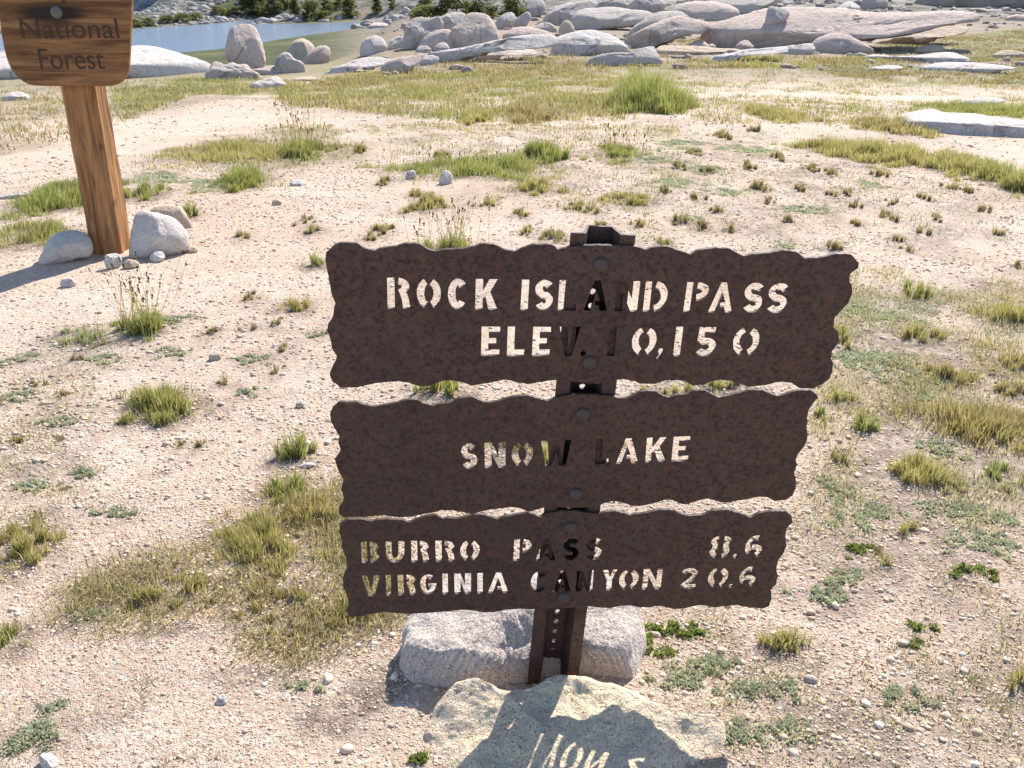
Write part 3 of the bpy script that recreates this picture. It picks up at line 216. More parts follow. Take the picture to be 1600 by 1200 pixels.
GRASS = [
    ('largest bright green grass tuft in the meadow behind the sign', 1.749, 12.978, 0.366, 1.374, 0.62, 'G', 2.0, None),
    ('round green grass tuft alone on the sand left of the middle plate', -1.151, 2.908, 0.149, 0.115, 0.107, 'GY', 1.2, None),
    ('fresh green tuft on the path edge right of the wooden post', -1.818, 6.59, 0.179, 0.366, 0.157, 'G', 1, None),
    ('tall sedge with dark seed heads left of the green path-edge tuft', -1.685, 7.815, 0.153, 0.36, 0.337, 'H', 1, None),
    ('wide low yellow-green grass patch right of the wooden post', -2.253, 7.926, 0.518, 0.594, 0.124, 'Y', 0.55, None),
    ('green grass patch touching the left side of the wooden post', -2.842, 6.019, 0.261, 0.456, 0.135, 'G', 0.8, None),
    ('green grass patch at the left edge beside the rounded pale rock', -2.594, 5.014, 0.289, 0.246, 0.106, 'GY', 0.8, None),
    ('green tuft just right of the wooden post', -2.331, 6.128, 0.143, 0.203, 0.108, 'G', 0.8, None),
    ('green tuft behind the big rounded rock at the wooden post', -1.887, 5.538, 0.056, 0.123, 0.134, 'G', 1, None),
    ('sedge clump with dark seed heads below the wooden post', -1.474, 3.621, 0.102, 0.121, 0.263, 'H', 1.2, None),
    ('low green growth at the left of the seed head clump', -1.664, 3.542, 0.15, 0.098, 0.054, 'GS', 0.7, None),
    ('long band of seeding grass behind the top plate', -0.256, 7.09, 0.536, 0.419, 0.145, 'HG', 0.6, None),
    ('green tuft at the right end of the seeding grass band', 0.246, 7.528, 0.173, 0.344, 0.178, 'G', 0.9, None),
    ('yellow-green tuft below the seeding grass band', 0.16, 6.336, 0.147, 0.224, 0.131, 'Y', 0.8, None),
    ('small yellow-green tuft beside the larger white stone', -0.498, 5.828, 0.097, 0.182, 0.131, 'Y', 0.9, None),
    ('seed head clump rising right behind the top edge of the top plate', -0.324, 4.765, 0.156, 0.13, 0.241, 'H', 1.1, None),
    ('olive tuft just left of the post top', 0.223, 4.994, 0.091, 0.106, 0.089, 'O', 1, None),
    ('reddish brown tuft at the meadow edge left of the largest tuft', 0.165, 11.627, 0.232, 1.11, 0.288, 'B', 1.2, None),
    ('yellow-green tuft left of the reddish brown tuft', -0.421, 11.271, 0.16, 0.99, 0.227, 'Y', 1, None),
    ('seeding tuft right of the seeding grass band', 0.852, 7.662, 0.19, 0.418, 0.18, 'H', 0.8, None),
    ('low yellow tuft right of the post top', 0.728, 5.903, 0.181, 0.163, 0.085, 'Y', 0.8, None),
    ('green grass strip in the gravel, left end of the right-hand strip', 3.001, 11.374, 0.293, 0.928, 0.193, 'Y', 0.9, None),
    ('yellow-green mound in the middle of the right-hand grass strip', 2.762, 8.129, 0.319, 0.515, 0.179, 'Y', 0.9, None),
    ('tall yellow-green mound of the right-hand grass strip', 3.117, 8.008, 0.288, 0.58, 0.214, 'Y', 0.9, None),
    ('reddish green mound left of the broad white slab', 3.903, 10.139, 0.361, 0.692, 0.205, 'YB', 0.8, None),
    ('yellow-green mound right of centre in the right-hand grass strip', 3.401, 7.388, 0.267, 0.605, 0.198, 'Y', 0.9, None),
    ('large green mound at the right edge of the gravel', 3.465, 6.621, 0.197, 0.71, 0.2, 'GY', 1, None),
    ('green turf strip hiding the small white slab', 6.501, 13.297, 0.513, 1.668, 0.205, 'G', 0.8, None),
    ('green tuft right beside the upper right corner of the top plate', 1.782, 4.065, 0.056, 0.094, 0.102, 'G', 0.9, None),
    ('yellow tuft below the green one right of the top plate', 1.593, 3.536, 0.105, 0.082, 0.096, 'Y', 0.9, None),
    ('yellow grass mound at the right edge level with the top plate letters', 2.069, 3.733, 0.17, 0.14, 0.113, 'Y', 1, None),
    ('yellow-brown grass mound upper left of the big dry mat on the right', 1.523, 3.157, 0.114, 0.103, 0.082, 'YB', 0.9, None),
    ('yellow-brown clump at the right edge above the big dry mat', 1.846, 3.257, 0.082, 0.077, 0.078, 'YB', 1, None),
    ('small yellow clump at the right edge touching the big dry mat', 1.714, 3.042, 0.066, 0.061, 0.069, 'YB', 1, None),
    ('big dry yellow grass mat on the right', 1.453, 2.76, 0.223, 0.199, 0.078, 'YB', 0.75, None),
    ('dry yellow grass patch below the big mat on the right', 1.172, 2.442, 0.097, 0.106, 0.079, 'Y', 0.9, None),
    ('bright green tuft between the middle plate and the big dry mat', 1.125, 2.746, 0.051, 0.054, 0.102, 'G', 0.9, None),
    ('small green tuft close to the right end of the middle plate', 0.996, 2.819, 0.023, 0.038, 0.06, 'G', 1, None),
    ('small yellow tuft beside the upper right corner of the middle plate', 1.116, 2.964, 0.045, 0.035, 0.052, 'Y', 1, None),
    ('small olive tuft right of the middle plate lettering', 0.964, 2.526, 0.034, 0.027, 0.059, 'O', 1, None),
    ('yellow tuft against the right edge of the top plate', 1.274, 3.517, 0.045, 0.133, 0.102, 'Y', 0.9, None),
    ('green weeds at the right edge below the big dry mat', 1.403, 2.435, 0.073, 0.073, 0.066, 'G', 0.5, None),
    ('dry yellow tuft on the gravel below the right end of the bottom plate', 0.59, 1.693, 0.058, 0.036, 0.073, 'Y', 1.3, None),
    ('small green leafy plant right of the bottom plate', 0.872, 2.058, 0.043, 0.032, 0.019, 'L', 0.9, None),
    ('green and red stemmed plant right of the small leafy plant', 0.914, 2.0, 0.024, 0.052, 0.038, 'GB', 0.8, None),
    ('upright yellow-green tuft right of the leafy plants', 1.03, 2.142, 0.025, 0.022, 0.068, 'Y', 1, None),
    ('sparse green sprigs on the gravel at the right', 1.105, 1.945, 0.069, 0.032, 0.026, 'L', 0.6, None),
    ('thin green sprig on the gravel in the lower right, upper of two', 0.898, 1.743, 0.024, 0.018, 0.02, 'L', 1, None),
    ('thin green sprig on the gravel in the lower right, lower of two', 0.877, 1.683, 0.021, 0.016, 0.02, 'L', 1, None),
    ('spiky yellow tuft at the right edge near the bottom corner', 1.037, 1.56, 0.029, 0.041, 0.072, 'Y', 1, None),
    ('fresh green leafy plant right of the speckled rock behind the post', 0.34, 1.744, 0.064, 0.038, 0.02, 'L', 1.5, None),
    ('green leafy sprigs between the speckled rock and the sage mat', 0.315, 1.669, 0.041, 0.022, 0.016, 'L', 0.9, None),
    ('dry yellow-green grass swath left of the bottom plate, its thickest part', -0.613, 2.072, 0.193, 0.142, 0.066, 'Y', 0.7, None),
    ('left end of the dry grass swath', -0.811, 1.9, 0.121, 0.074, 0.058, 'Y', 0.7, None),
    ('lower right end of the dry grass swath at the bottom plate corner', -0.471, 1.843, 0.14, 0.087, 0.057, 'YB', 0.65, None),
    ('dry grass at the left edge of the picture beside the swath', -1.226, 2.074, 0.081, 0.159, 0.07, 'Y', 0.8, None),
    ('green tuft at the left edge below the dry grass', -1.087, 1.694, 0.041, 0.045, 0.06, 'G', 0.9, None),
    ('yellow top end of the dry grass swath beside the middle plate', -0.539, 2.235, 0.094, 0.098, 0.07, 'YB', 0.8, None),
    ('spiky green tuft above the dry swath beside the middle plate', -0.647, 2.566, 0.057, 0.066, 0.106, 'G', 0.9, None),
    ('green tuft merging into the dry swath below the spiky one', -0.619, 2.344, 0.08, 0.074, 0.073, 'G', 0.8, None),
    ('dry grass tucked under the left corner of the bottom plate', -0.367, 1.783, 0.094, 0.061, 0.052, 'YB', 0.7, None),
    ('small green plants at the bottom edge left of the yellowish rock', -0.17, 1.348, 0.021, 0.014, 0.02, 'L', 1.4, None),
    ('yellow tuft above the left corner of the top plate', -0.916, 3.886, 0.081, 0.082, 0.091, 'Y', 0.8, None),
    ('dark green tuft touching the left corner of the top plate', -0.959, 4.545, 0.053, 0.081, 0.09, 'G', 1, None),
    ('small tuft right of the round tuft above the top plate level', -0.954, 3.67, 0.039, 0.038, 0.05, 'O', 1, None),
    ('green weeds in the lower left corner of the picture', -0.921, 1.436, 0.068, 0.075, 0.018, 'S', 0.5, None),
    ('green tuft seen through the gap below the top plate', -0.239, 3.007, 0.098, 0.054, 0.105, 'G', 1, None),
    ('yellow tufts seen through the right gap below the top plate', 0.616, 3.042, 0.22, 0.056, 0.079, 'Y', 0.6, None),
    ('grass seen through the cut letters of the middle plate', 0.058, 2.592, 0.174, 0.099, 0.083, 'Y', 0.6, None),
    ('small olive tuft on gravel behind the sign, second from left in the farthest row', 1.451, 7.763, 0.066, 0.203, 0.091, 'OB', 1, 'olive tufts on the right-hand gravel'),
    ('small olive tuft on gravel behind the sign, sixth from left in the farthest row', 2.065, 7.653, 0.065, 0.181, 0.09, 'OB', 1, 'olive tufts on the right-hand gravel'),
    ('small olive tuft on gravel behind the sign, third from left in the second row', 2.192, 7.085, 0.061, 0.164, 0.084, 'OB', 1, 'olive tufts on the right-hand gravel'),
    ('small olive tuft on gravel behind the sign, fourth from left in the second row', 2.289, 6.943, 0.06, 0.15, 0.082, 'OB', 1, 'olive tufts on the right-hand gravel'),
    ('small olive tuft on gravel behind the sign, rightmost in the farthest row', 2.91, 7.762, 0.066, 0.178, 0.092, 'OB', 1, 'olive tufts on the right-hand gravel'),
    ('small olive tuft on gravel behind the sign, second from left in the second row', 1.881, 6.298, 0.054, 0.107, 0.075, 'OB', 1, 'olive tufts on the right-hand gravel'),
    ('small olive tuft on gravel behind the sign, fourth from left in the third row', 2.042, 6.166, 0.053, 0.082, 0.074, 'OB', 1, 'olive tufts on the right-hand gravel'),
    ('small olive tuft on gravel behind the sign, fifth from left in the third row', 2.154, 6.147, 0.053, 0.086, 0.074, 'OB', 1, 'olive tufts on the right-hand gravel'),
    ('small olive tuft on gravel behind the sign, third from left in the fourth row', 2.096, 5.831, 0.051, 0.078, 0.07, 'OB', 1, 'olive tufts on the right-hand gravel'),
    ('small olive tuft on gravel behind the sign, rightmost in the third row', 2.598, 6.039, 0.052, 0.113, 0.072, 'OB', 1, 'olive tufts on the right-hand gravel'),
    ('small olive tuft on gravel behind the sign, sixth from left in the second row', 2.948, 6.49, 0.056, 0.127, 0.077, 'OB', 1, 'olive tufts on the right-hand gravel'),
    ('small olive tuft on gravel behind the sign, rightmost in the fourth row', 2.812, 5.716, 0.05, 0.081, 0.069, 'OB', 1, 'olive tufts on the right-hand gravel'),
    ('small olive tuft on gravel behind the sign, rightmost in the second row', 3.005, 6.373, 0.055, 0.126, 0.076, 'OB', 1, 'olive tufts on the right-hand gravel'),
    ('small olive tuft on gravel behind the sign, second from left in the nearest row', 1.945, 5.372, 0.047, 0.084, 0.065, 'OB', 1, 'olive tufts on the right-hand gravel'),
    ('small olive tuft on gravel behind the sign, fifth from left in the nearest row', 2.252, 5.184, 0.046, 0.074, 0.063, 'OB', 1, 'olive tufts on the right-hand gravel'),
    ('small olive tuft on gravel behind the sign, third from left in the nearest row', 2.039, 5.014, 0.044, 0.071, 0.061, 'OB', 1, 'olive tufts on the right-hand gravel'),
    ('small olive tuft on gravel behind the sign, third from left in the third row', 1.558, 5.916, 0.051, 0.086, 0.071, 'OB', 1, 'olive tufts on the right-hand gravel'),
    ('small olive tuft on gravel behind the sign, second from left in the fourth row', 1.56, 5.396, 0.047, 0.078, 0.065, 'OB', 1, 'olive tufts on the right-hand gravel'),
    ('small olive tuft on gravel behind the sign, leftmost in the nearest row', 1.205, 5.221, 0.046, 0.059, 0.063, 'OB', 1, 'olive tufts on the right-hand gravel'),
    ('small olive tuft on gravel behind the sign, fifth from left in the second row', 2.652, 7.018, 0.06, 0.135, 0.083, 'OB', 1, 'olive tufts on the right-hand gravel'),
    ('small olive tuft on gravel behind the sign, fifth from left in the fourth row', 2.201, 5.502, 0.048, 0.076, 0.067, 'OB', 1, 'olive tufts on the right-hand gravel'),
    ('small olive tuft on gravel behind the sign, sixth from left in the third row', 2.353, 5.875, 0.051, 0.064, 0.071, 'OB', 1, 'olive tufts on the right-hand gravel'),
    ('small olive tuft on gravel behind the sign, fourth from left in the fourth row', 2.202, 5.611, 0.049, 0.073, 0.068, 'OB', 1, 'olive tufts on the right-hand gravel'),
    ('small olive tuft on gravel behind the sign, fourth from left in the farthest row', 1.741, 7.156, 0.061, 0.149, 0.085, 'OB', 1, 'olive tufts on the right-hand gravel'),
    ('small olive tuft on gravel behind the sign, leftmost in the second row', 1.385, 6.894, 0.059, 0.113, 0.082, 'OB', 1, 'olive tufts on the right-hand gravel'),
    ('small olive tuft on gravel behind the sign, leftmost in the farthest row', 1.211, 7.085, 0.061, 0.13, 0.084, 'OB', 1, 'olive tufts on the right-hand gravel'),
    ('small olive tuft on gravel behind the sign, third from left in the farthest row', 1.936, 9.032, 0.076, 0.387, 0.106, 'OB', 1, 'olive tufts on the right-hand gravel'),
    ('small olive tuft on gravel behind the sign, fifth from left in the farthest row', 2.354, 9.562, 0.081, 0.203, 0.112, 'OB', 1, 'olive tufts on the right-hand gravel'),
    ('small olive tuft on gravel behind the sign, leftmost in the third row', 0.981, 6.154, 0.053, 0.104, 0.074, 'OB', 1, 'olive tufts on the right-hand gravel'),
    ('small olive tuft on gravel behind the sign, second from left in the third row', 1.149, 5.949, 0.052, 0.104, 0.071, 'OB', 1, 'olive tufts on the right-hand gravel'),
    ('small olive tuft on gravel behind the sign, leftmost in the fourth row', 1.204, 5.619, 0.049, 0.069, 0.068, 'OB', 1, 'olive tufts on the right-hand gravel'),
    ('small olive tuft on gravel behind the sign, rightmost in the nearest row', 2.436, 4.469, 0.04, 0.049, 0.055, 'OB', 1, 'olive tufts on the right-hand gravel'),
    ('small olive tuft on gravel behind the sign, sixth from left in the nearest row', 2.64, 5.174, 0.045, 0.067, 0.063, 'OB', 1, 'olive tufts on the right-hand gravel'),
    ('small olive tuft on gravel behind the sign, sixth from left in the fourth row', 2.462, 5.466, 0.048, 0.079, 0.066, 'OB', 1, 'olive tufts on the right-hand gravel'),
    ('small olive tuft on gravel behind the sign, fourth from left in the nearest row', 2.03, 4.812, 0.043, 0.054, 0.059, 'OB', 1, 'olive tufts on the right-hand gravel'),
    ('reddish brown tuft on gravel behind the sign, third from left of its kind', 1.621, 6.296, 0.063, 0.101, 0.11, 'B', 1.2, 'reddish tufts on the right-hand gravel'),
    ('reddish brown tuft on gravel behind the sign, second from left of its kind', 1.049, 5.254, 0.053, 0.066, 0.094, 'B', 1.2, 'reddish tufts on the right-hand gravel'),
    ('reddish brown tuft on gravel behind the sign, leftmost of its kind', 0.949, 5.389, 0.054, 0.07, 0.096, 'B', 1.2, 'reddish tufts on the right-hand gravel'),
    ('reddish brown tuft on gravel behind the sign, rightmost of its kind', 1.634, 4.804, 0.049, 0.062, 0.086, 'B', 1.2, 'reddish tufts on the right-hand gravel'),
    ('grey-green mat on gravel behind the sign, fourth from left in the nearest row', 1.763, 5.727, 0.211, 0.096, 0.028, 'S', 0.9, 'sage mats behind the sign'),
    ('grey-green mat on gravel behind the sign, third from left in the nearest row', 1.441, 4.875, 0.066, 0.074, 0.024, 'S', 0.9, 'sage mats behind the sign'),
    ('grey-green mat on gravel behind the sign, leftmost in the nearest row', 1.025, 5.451, 0.092, 0.092, 0.026, 'S', 0.9, 'sage mats behind the sign'),
    ('grey-green mat on gravel behind the sign, second from left in the farthest row', 1.071, 6.476, 0.193, 0.153, 0.031, 'S', 0.9, 'sage mats behind the sign'),
    ('grey-green mat on gravel behind the sign, second from left in the nearest row', 1.359, 6.2, 0.144, 0.128, 0.03, 'S', 0.9, 'sage mats behind the sign'),
    ('grey-green mat on gravel behind the sign, rightmost in the farthest row', 1.932, 7.998, 0.209, 0.245, 0.038, 'S', 0.9, 'sage mats behind the sign'),
    ('grey-green mat on gravel behind the sign, leftmost in the farthest row', 1.106, 7.334, 0.144, 0.155, 0.035, 'S', 0.9, 'sage mats behind the sign'),
    ('grey-green mat on gravel behind the sign, rightmost in the nearest row', 2.423, 6.535, 0.087, 0.214, 0.031, 'S', 0.9, 'sage mats behind the sign'),
    ('grey-green mat on gravel behind the sign, fourth from left in the farthest row', 1.386, 7.02, 0.185, 0.142, 0.033, 'S', 0.9, 'sage mats behind the sign'),
    ('grey-green mat on gravel behind the sign, third from left in the farthest row', 1.402, 8.283, 0.189, 0.279, 0.039, 'S', 0.9, 'sage mats behind the sign'),
    ('grey-green mat right of the sign, third from left in the farthest row', 1.541, 3.876, 0.176, 0.156, 0.026, 'S', 0.8, 'sage mats right of the sign'),
    ('grey-green mat right of the sign, second from left in the farthest row', 1.259, 3.328, 0.095, 0.12, 0.023, 'S', 0.8, 'sage mats right of the sign'),
    ('grey-green mat right of the sign, fifth from left in the farthest row', 1.394, 3.115, 0.112, 0.106, 0.022, 'S', 0.8, 'sage mats right of the sign'),
    ('grey-green mat right of the sign, leftmost in the farthest row', 0.901, 2.38, 0.054, 0.073, 0.017, 'S', 0.8, 'sage mats right of the sign'),
    ('grey-green mat right of the sign, fourth from left in the second row', 0.944, 2.241, 0.103, 0.068, 0.016, 'S', 0.8, 'sage mats right of the sign'),
    ('grey-green mat right of the sign, fifth from left in the second row', 1.202, 2.241, 0.137, 0.069, 0.016, 'S', 0.8, 'sage mats right of the sign'),
    ('grey-green mat right of the sign, rightmost in the second row', 1.196, 2.078, 0.097, 0.063, 0.016, 'S', 0.8, 'sage mats right of the sign'),
    ('grey-green mat right of the sign, second from left in the second row', 0.728, 1.859, 0.067, 0.046, 0.014, 'S', 0.8, 'sage mats right of the sign'),
    ('grey-green mat right of the sign, rightmost in the nearest row', 0.779, 1.518, 0.057, 0.037, 0.012, 'S', 0.8, 'sage mats right of the sign'),
    ('grey-green mat right of the sign, third from left in the nearest row', 0.493, 1.549, 0.097, 0.038, 0.012, 'S', 0.8, 'sage mats right of the sign'),
    ('grey-green mat right of the sign, leftmost in the second row', 0.403, 1.626, 0.087, 0.041, 0.013, 'S', 0.8, 'sage mats right of the sign'),
    ('grey-green mat right of the sign, leftmost in the nearest row', 0.343, 1.583, 0.059, 0.042, 0.013, 'S', 0.8, 'sage mats right of the sign'),
    ('grey-green mat right of the sign, fourth from left in the nearest row', 0.529, 1.438, 0.074, 0.036, 0.012, 'S', 0.8, 'sage mats right of the sign'),
    ('grey-green mat right of the sign, second from left in the nearest row', 0.426, 1.418, 0.073, 0.034, 0.012, 'S', 0.8, 'sage mats right of the sign'),
    ('grey-green mat right of the sign, third from left in the second row', 0.798, 1.942, 0.061, 0.055, 0.015, 'S', 0.8, 'sage mats right of the sign'),
    ('grey-green mat right of the sign, rightmost in the farthest row', 1.309, 2.628, 0.059, 0.089, 0.019, 'S', 0.8, 'sage mats right of the sign'),
    ('grey-green mat right of the sign, fourth from left in the farthest row', 1.403, 3.332, 0.107, 0.117, 0.023, 'S', 0.8, 'sage mats right of the sign'),
    ('grey-green mat left of the sign, third from left in the second row', -1.503, 3.314, 0.083, 0.055, 0.023, 'S', 0.8, 'sage mats left of the sign'),
    ('grey-green mat left of the sign, third from left in the farthest row', -1.296, 3.384, 0.072, 0.053, 0.023, 'S', 0.8, 'sage mats left of the sign'),
    ('grey-green mat left of the sign, rightmost in the second row', -0.95, 3.325, 0.071, 0.05, 0.023, 'S', 0.8, 'sage mats left of the sign'),
    ('grey-green mat left of the sign, leftmost in the second row', -1.666, 2.98, 0.076, 0.044, 0.021, 'S', 0.8, 'sage mats left of the sign'),
    ('grey-green mat left of the sign, second from left in the second row', -1.449, 2.779, 0.082, 0.041, 0.02, 'S', 0.8, 'sage mats left of the sign'),
    ('grey-green mat left of the sign, leftmost in the nearest row', -1.328, 2.372, 0.09, 0.033, 0.017, 'S', 0.8, 'sage mats left of the sign'),
    ('grey-green mat left of the sign, second from left in the nearest row', -1.238, 2.456, 0.055, 0.033, 0.018, 'S', 0.8, 'sage mats left of the sign'),
    ('grey-green mat left of the sign, leftmost in the farthest row', -1.797, 3.315, 0.071, 0.058, 0.023, 'S', 0.8, 'sage mats left of the sign'),
    ('grey-green mat left of the sign, fourth from left in the nearest row', -1.057, 2.244, 0.06, 0.026, 0.017, 'S', 0.8, 'sage mats left of the sign'),
    ('grey-green mat left of the sign, fourth from left in the second row', -0.912, 3.033, 0.044, 0.047, 0.021, 'S', 0.8, 'sage mats left of the sign'),
    ('grey-green mat left of the sign, fourth from left in the farthest row', -1.39, 3.739, 0.079, 0.067, 0.025, 'S', 0.8, 'sage mats left of the sign'),
    ('grey-green mat left of the sign, rightmost in the farthest row', -0.756, 3.573, 0.05, 0.064, 0.024, 'S', 0.8, 'sage mats left of the sign'),
    ('grey-green mat left of the sign, third from left in the nearest row', -0.948, 1.782, 0.043, 0.021, 0.014, 'S', 0.8, 'sage mats left of the sign'),
    ('grey-green mat left of the sign, rightmost in the nearest row', -0.442, 1.553, 0.039, 0.018, 0.012, 'S', 0.8, 'sage mats left of the sign'),
    ('grey-green mat left of the sign, second from left in the farthest row', -2.488, 6.726, 0.2, 0.229, 0.043, 'S', 0.8, 'sage mats left of the sign'),
    ('grey-green mat left of the sign, fifth from left in the farthest row', -2.018, 6.482, 0.172, 0.248, 0.041, 'S', 0.8, 'sage mats left of the sign'),
    ('olive tuft on sand left of the sign, second from left in the second row', -1.187, 3.579, 0.035, 0.042, 0.048, 'O', 1, 'olive tufts on the left-hand sand'),
    ('olive tuft on sand left of the sign, fourth from left in the second row', -1.051, 3.625, 0.036, 0.042, 0.049, 'O', 1, 'olive tufts on the left-hand sand'),
    ('olive tuft on sand left of the sign, leftmost in the farthest row', -1.441, 5.071, 0.058, 0.079, 0.066, 'O', 1, 'olive tufts on the left-hand sand'),
    ('olive tuft on sand left of the sign, rightmost in the second row', -0.863, 3.42, 0.034, 0.034, 0.047, 'O', 1, 'olive tufts on the left-hand sand'),
    ('olive tuft on sand left of the sign, third from left in the second row', -1.003, 3.124, 0.032, 0.033, 0.043, 'O', 1, 'olive tufts on the left-hand sand'),
    ('olive tuft on sand left of the sign, leftmost in the nearest row', -1.512, 2.649, 0.027, 0.028, 0.038, 'O', 1, 'olive tufts on the left-hand sand'),
    ('olive tuft on sand left of the sign, third from left in the nearest row', -1.4, 2.642, 0.027, 0.028, 0.038, 'O', 1, 'olive tufts on the left-hand sand'),
    ('olive tuft on sand left of the sign, fourth from left in the nearest row', -1.538, 3.01, 0.031, 0.034, 0.042, 'O', 1, 'olive tufts on the left-hand sand'),
    ('olive tuft on sand left of the sign, leftmost in the second row', -1.612, 3.322, 0.033, 0.038, 0.046, 'O', 1, 'olive tufts on the left-hand sand'),
    ('olive tuft on sand left of the sign, second from left in the nearest row', -1.647, 3.085, 0.031, 0.031, 0.043, 'O', 1, 'olive tufts on the left-hand sand'),
    ('olive tuft on sand left of the sign, fifth from left in the nearest row', -1.018, 2.638, 0.014, 0.028, 0.038, 'O', 1, 'olive tufts on the left-hand sand'),
    ('olive tuft on sand left of the sign, rightmost in the nearest row', -0.948, 2.639, 0.014, 0.028, 0.038, 'O', 1, 'olive tufts on the left-hand sand'),
    ('olive tuft on sand left of the sign, third from left in the farthest row', -1.158, 5.383, 0.051, 0.094, 0.07, 'O', 1, 'olive tufts on the left-hand sand'),
    ('olive tuft on sand left of the sign, fifth from left in the farthest row', -0.871, 6.581, 0.061, 0.156, 0.084, 'O', 1, 'olive tufts on the left-hand sand'),
    ('olive tuft on sand left of the sign, second from left in the farthest row', -1.129, 4.011, 0.039, 0.063, 0.054, 'O', 1, 'olive tufts on the left-hand sand'),
    ('olive tuft on sand left of the sign, fifth from left in the second row', -0.856, 3.224, 0.032, 0.036, 0.044, 'O', 1, 'olive tufts on the left-hand sand'),
    ('olive tuft on sand left of the sign, fourth from left in the farthest row', -1.082, 5.17, 0.049, 0.075, 0.067, 'O', 1, 'olive tufts on the left-hand sand'),
    ('olive tuft on sand left of the sign, rightmost in the farthest row', -0.701, 5.19, 0.049, 0.096, 0.067, 'O', 1, 'olive tufts on the left-hand sand'),
    ('small tuft on sand behind the top plate, second from left in the nearest row', -0.723, 5.227, 0.06, 0.096, 0.068, 'OY', 1, 'tufts behind the top plate'),
    ('small tuft on sand behind the top plate, leftmost in the nearest row', -0.747, 5.015, 0.058, 0.08, 0.065, 'OY', 1, 'tufts behind the top plate'),
    ('small tuft on sand behind the top plate, second from left in the second row', 0.056, 5.532, 0.063, 0.111, 0.071, 'OY', 1, 'tufts behind the top plate'),
    ('small tuft on sand behind the top plate, rightmost in the farthest row', -0.156, 5.858, 0.066, 0.117, 0.075, 'OY', 1, 'tufts behind the top plate'),
    ('small tuft on sand behind the top plate, third from left in the nearest row', 0.087, 5.152, 0.059, 0.083, 0.067, 'OY', 1, 'tufts behind the top plate'),
    ('small tuft on sand behind the top plate, leftmost in the second row', -0.607, 5.669, 0.065, 0.114, 0.073, 'OY', 1, 'tufts behind the top plate'),
    ('small tuft on sand behind the top plate, third from left in the farthest row', -0.613, 6.144, 0.069, 0.127, 0.078, 'OY', 1, 'tufts behind the top plate'),
    ('small tuft on sand behind the top plate, leftmost in the farthest row', -1.476, 8.081, 0.09, 0.231, 0.101, 'OY', 1, 'tufts behind the top plate'),
    ('small tuft on sand behind the top plate, second from left in the farthest row', -1.255, 8.007, 0.089, 0.204, 0.1, 'OY', 1, 'tufts behind the top plate'),
    ('small tuft on sand behind the top plate, fourth from left in the farthest row', -0.548, 7.608, 0.085, 0.219, 0.096, 'OY', 1, 'tufts behind the top plate'),
    ('small tuft on sand behind the top plate, fourth from left in the nearest row', 0.477, 5.243, 0.06, 0.081, 0.068, 'OY', 1, 'tufts behind the top plate'),
    ('small tuft on sand behind the top plate, rightmost in the second row', 0.716, 5.315, 0.061, 0.076, 0.069, 'OY', 1, 'tufts behind the top plate'),
    ('small tuft on sand behind the top plate, fourth from left in the second row', 0.474, 5.66, 0.064, 0.098, 0.073, 'OY', 1, 'tufts behind the top plate'),
    ('small tuft on sand behind the top plate, rightmost in the nearest row', 0.788, 4.94, 0.057, 0.073, 0.064, 'OY', 1, 'tufts behind the top plate'),
    ('small tuft on sand behind the top plate, third from left in the second row', 0.386, 5.772, 0.066, 0.107, 0.074, 'OY', 1, 'tufts behind the top plate'),
]
